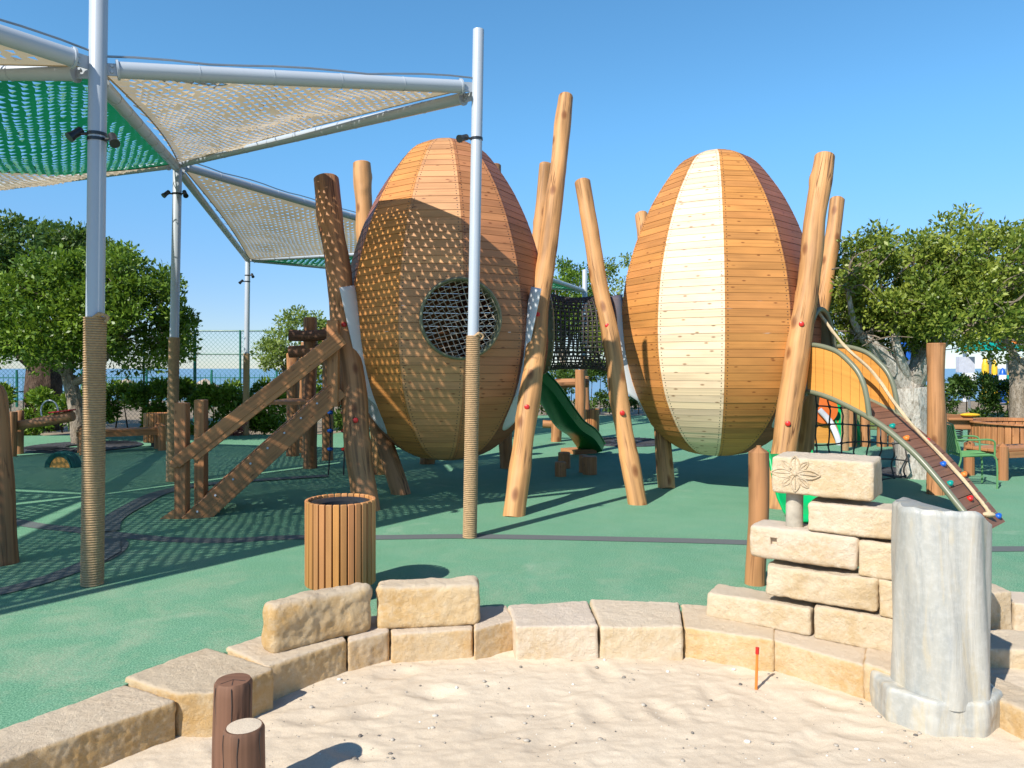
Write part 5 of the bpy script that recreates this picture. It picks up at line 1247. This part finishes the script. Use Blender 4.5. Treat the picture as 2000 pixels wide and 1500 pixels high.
# ------------------------------------------------------------------ court fence and seaside
fn = thing('court_fence', (-8, 21.5, 0), 'tall green chain-link court fence in front of the sea', 'fence'); o = fn.location
Yf = 21.5; xs_f = [-18.2, -15.7, -13.2, -10.7, -9.22, -7.9, -5.2, -2.6, 0.0]
for i, x in enumerate(xs_f): mb = MB(); h = 2.74; mb.tube([(x, Yf, -.1), (x, Yf, h)], .045 if i in (4,) else .03, 10); mb.build('post', M['fencegreen'], fn, o)
mb = MB()
for z in (2.72, 2.04, .95): mb.tube([(-18.2, Yf, z), (0, Yf, z)], .022, 8)
mb.build('rails', M['fencegreen'], fn, o)
mb = MB(); sp = .13; hh = 2.7
x = -18.2-hh
while x < 0:
    for s in (1, -1):
        x0 = x if s > 0 else x+hh; x1 = x0+s*hh; z0, z1 = 0.0, hh
        pts = [(x0, z0), (x1, z1)]
        def clipx(a, b):
            (xa, za), (xb, zb) = a, b
            lo, hi = -18.2, 0.0; out = []
            t0_, t1_ = 0, 1; dx = xb-xa
            for bound, sg in ((lo, 1), (hi, -1)):
                pa_ = (bound-xa)/dx
                if (dx > 0) == (sg > 0): t0_ = max(t0_, pa_)
                else: t1_ = min(t1_, pa_)
            return None if t0_ >= t1_ else ((xa+dx*t0_, za+(zb-za)*t0_), (xa+dx*t1_, za+(zb-za)*t1_))
        c = clipx(*pts)
        if c: mb.tube([(c[0][0], Yf+.03, c[0][1]), (c[1][0], Yf+.03, c[1][1])], .0035, 3, False)
    x += sp
mb.build('chain_link', M['fencegreen'], fn, o)
f2 = thing('beach_fence', (-12, 33, 0), 'lower dark green picket fence beyond the court, toward the beach', 'fence'); o = f2.location
mb = MB()
for i in range(120): x = -26+i*.22; mb.tube([(x, 33, -.1), (x, 33, 1.35)], .012, 5)
for z in (.25, 1.2): mb.tube([(-26, 33, z), (.4, 33, z)], .018, 6)
mb.build('pickets', M['fencegreen'], f2, o)
for i in range(9): x = -25+i*2.9; mb = MB(); mb.tube([(x, 33, -.1), (x, 33, 1.55)], .05, 8); mb.build('post', M['fencegreen'], f2, o)
def parasol(px, Y, lab):
    tip = Q(px, 739, Y); c = Vector((tip.x, tip.y, interp([(40, -.12), (52, -3.2), (75, -5.6)], Y))); t = thing('thatched_parasol', c, lab, 'parasol', 'thatched parasols on the beach')
    zt = tip.z-c.z; mb = MB(); mb.lathe([(0, zt), (.5, zt-.25), (1.15, zt-.72), (1.1, zt-.80), (.4, zt-.42), (0, zt-.3)], n=20); mb.build('thatch', M['thatch'], t)
    mb = MB(); mb.tube([(0, 0, 0), (0, 0, zt-.2)], .06, 8); mb.build('pole', M['logd'], t)
parasol(368, 50, 'thatched beach parasol just left of the court fence post'); parasol(248, 52, 'thatched beach parasol seen right of the nearest rope-wrapped pole'); parasol(401, 58, 'farther small thatched beach parasol right of the court fence post')

# ------------------------------------------------------------------ colourful play park far right
def pylon(px, w_, yt, Y, bandm, lab, mm='yellow'):
    b = Q(px, 800, Y); c = Vector((b.x, b.y, 0)); t = thing('play_tower_column', c, lab, 'column', 'colourful columns of the water play park'); zt = Q(px, yt, Y).z; r = w_/2/F*Y
    mb = MB(); mb.lathe([(r, 0), (r, zt*.62), (r*.95, zt*.85), (r*.5, zt), (0, zt+.1)], n=18); mb.build('column', M[mm], t)
    z = Q(px, 738, Y).z; mb = MB(); mb.lathe([(r*.9, z-.12), (r*1.25, z-.1), (r*1.25, z+.12), (r*.9, z+.14)], n=18); mb.build('ring', M[bandm], t)
pylon(1924, 13, 700, 34, 'green2', 'leftmost yellow column of the far play park, with a green ring')
pylon(1942, 11, 706, 34, 'blue', 'second yellow column of the far play park, with a blue ring')
pylon(1973, 10, 710, 34, 'teal', 'third yellow column of the far play park, with a teal ring')
pylon(1992, 12, 700, 34, 'red', 'rightmost yellow column of the far play park, with a red ring')
pylon(1958, 14, 722, 35, 'white', 'purple-blue column standing among the yellow ones', 'blue')
c = Q(1900, 690, 38); t = thing('water_tower_set', (c.x, c.y, 0), 'bright blue and orange water play tower behind the right trees', 'play tower')
for (x, y, w_, h_, mm, nm) in ((1935, 668, 2.0, .9, 'teal', 'blue_roof'), (1885, 712, .8, .8, 'silver', 'wall_panel'), (1970, 660, .9, .6, 'orange', 'orange_roof'), (1772, 680, .8, 1.2, 'blue', 'blue_panel'), (1755, 690, .6, .7, 'teal', 'teal_panel'), (1700, 690, 1.2, .8, 'silver', 'wall_panel')):
    p = Q(x, y, 38); mb = MB()
    if 'roof' in nm: mb.lathe([(w_*.8, -h_/2), (w_*.45, 0), (0, h_/2)], p, 12)
    else: mb.box(p, (w_, .3, h_))
    mb.build(nm, M[mm], t, (c.x, c.y, 0), ang=20)
mb = MB()
for x in (1700, 1755, 1772, 1885, 1935, 1970): p = Q(x, 690, 38.2); mb.tube([(p.x, p.y, -.1), (p.x, p.y, p.z)], .12, 8)
mb.build('supports', M['white'], t, (c.x, c.y, 0))
p = Q(1893, 748, 29); t = thing('white_notice_board', (p.x, p.y, 0), 'white notice board with a small red mark beyond the right hedge', 'sign')
mb = MB(); mb.box(p+Vector((0, 0, .1)), (.55, .05, .62)); mb.build('board', M['white'], t, (p.x, p.y, 0)); mb = MB(); mb.box(p+Vector((0, -.03, .2)), (.1, .01, .06)); mb.build('mark', M['red'], t, (p.x, p.y, 0))
mb = MB(); mb.tube([(p.x, p.y, 0), (p.x, p.y, p.z)], .04, 8); mb.build('post', M['galv'], t, (p.x, p.y, 0))
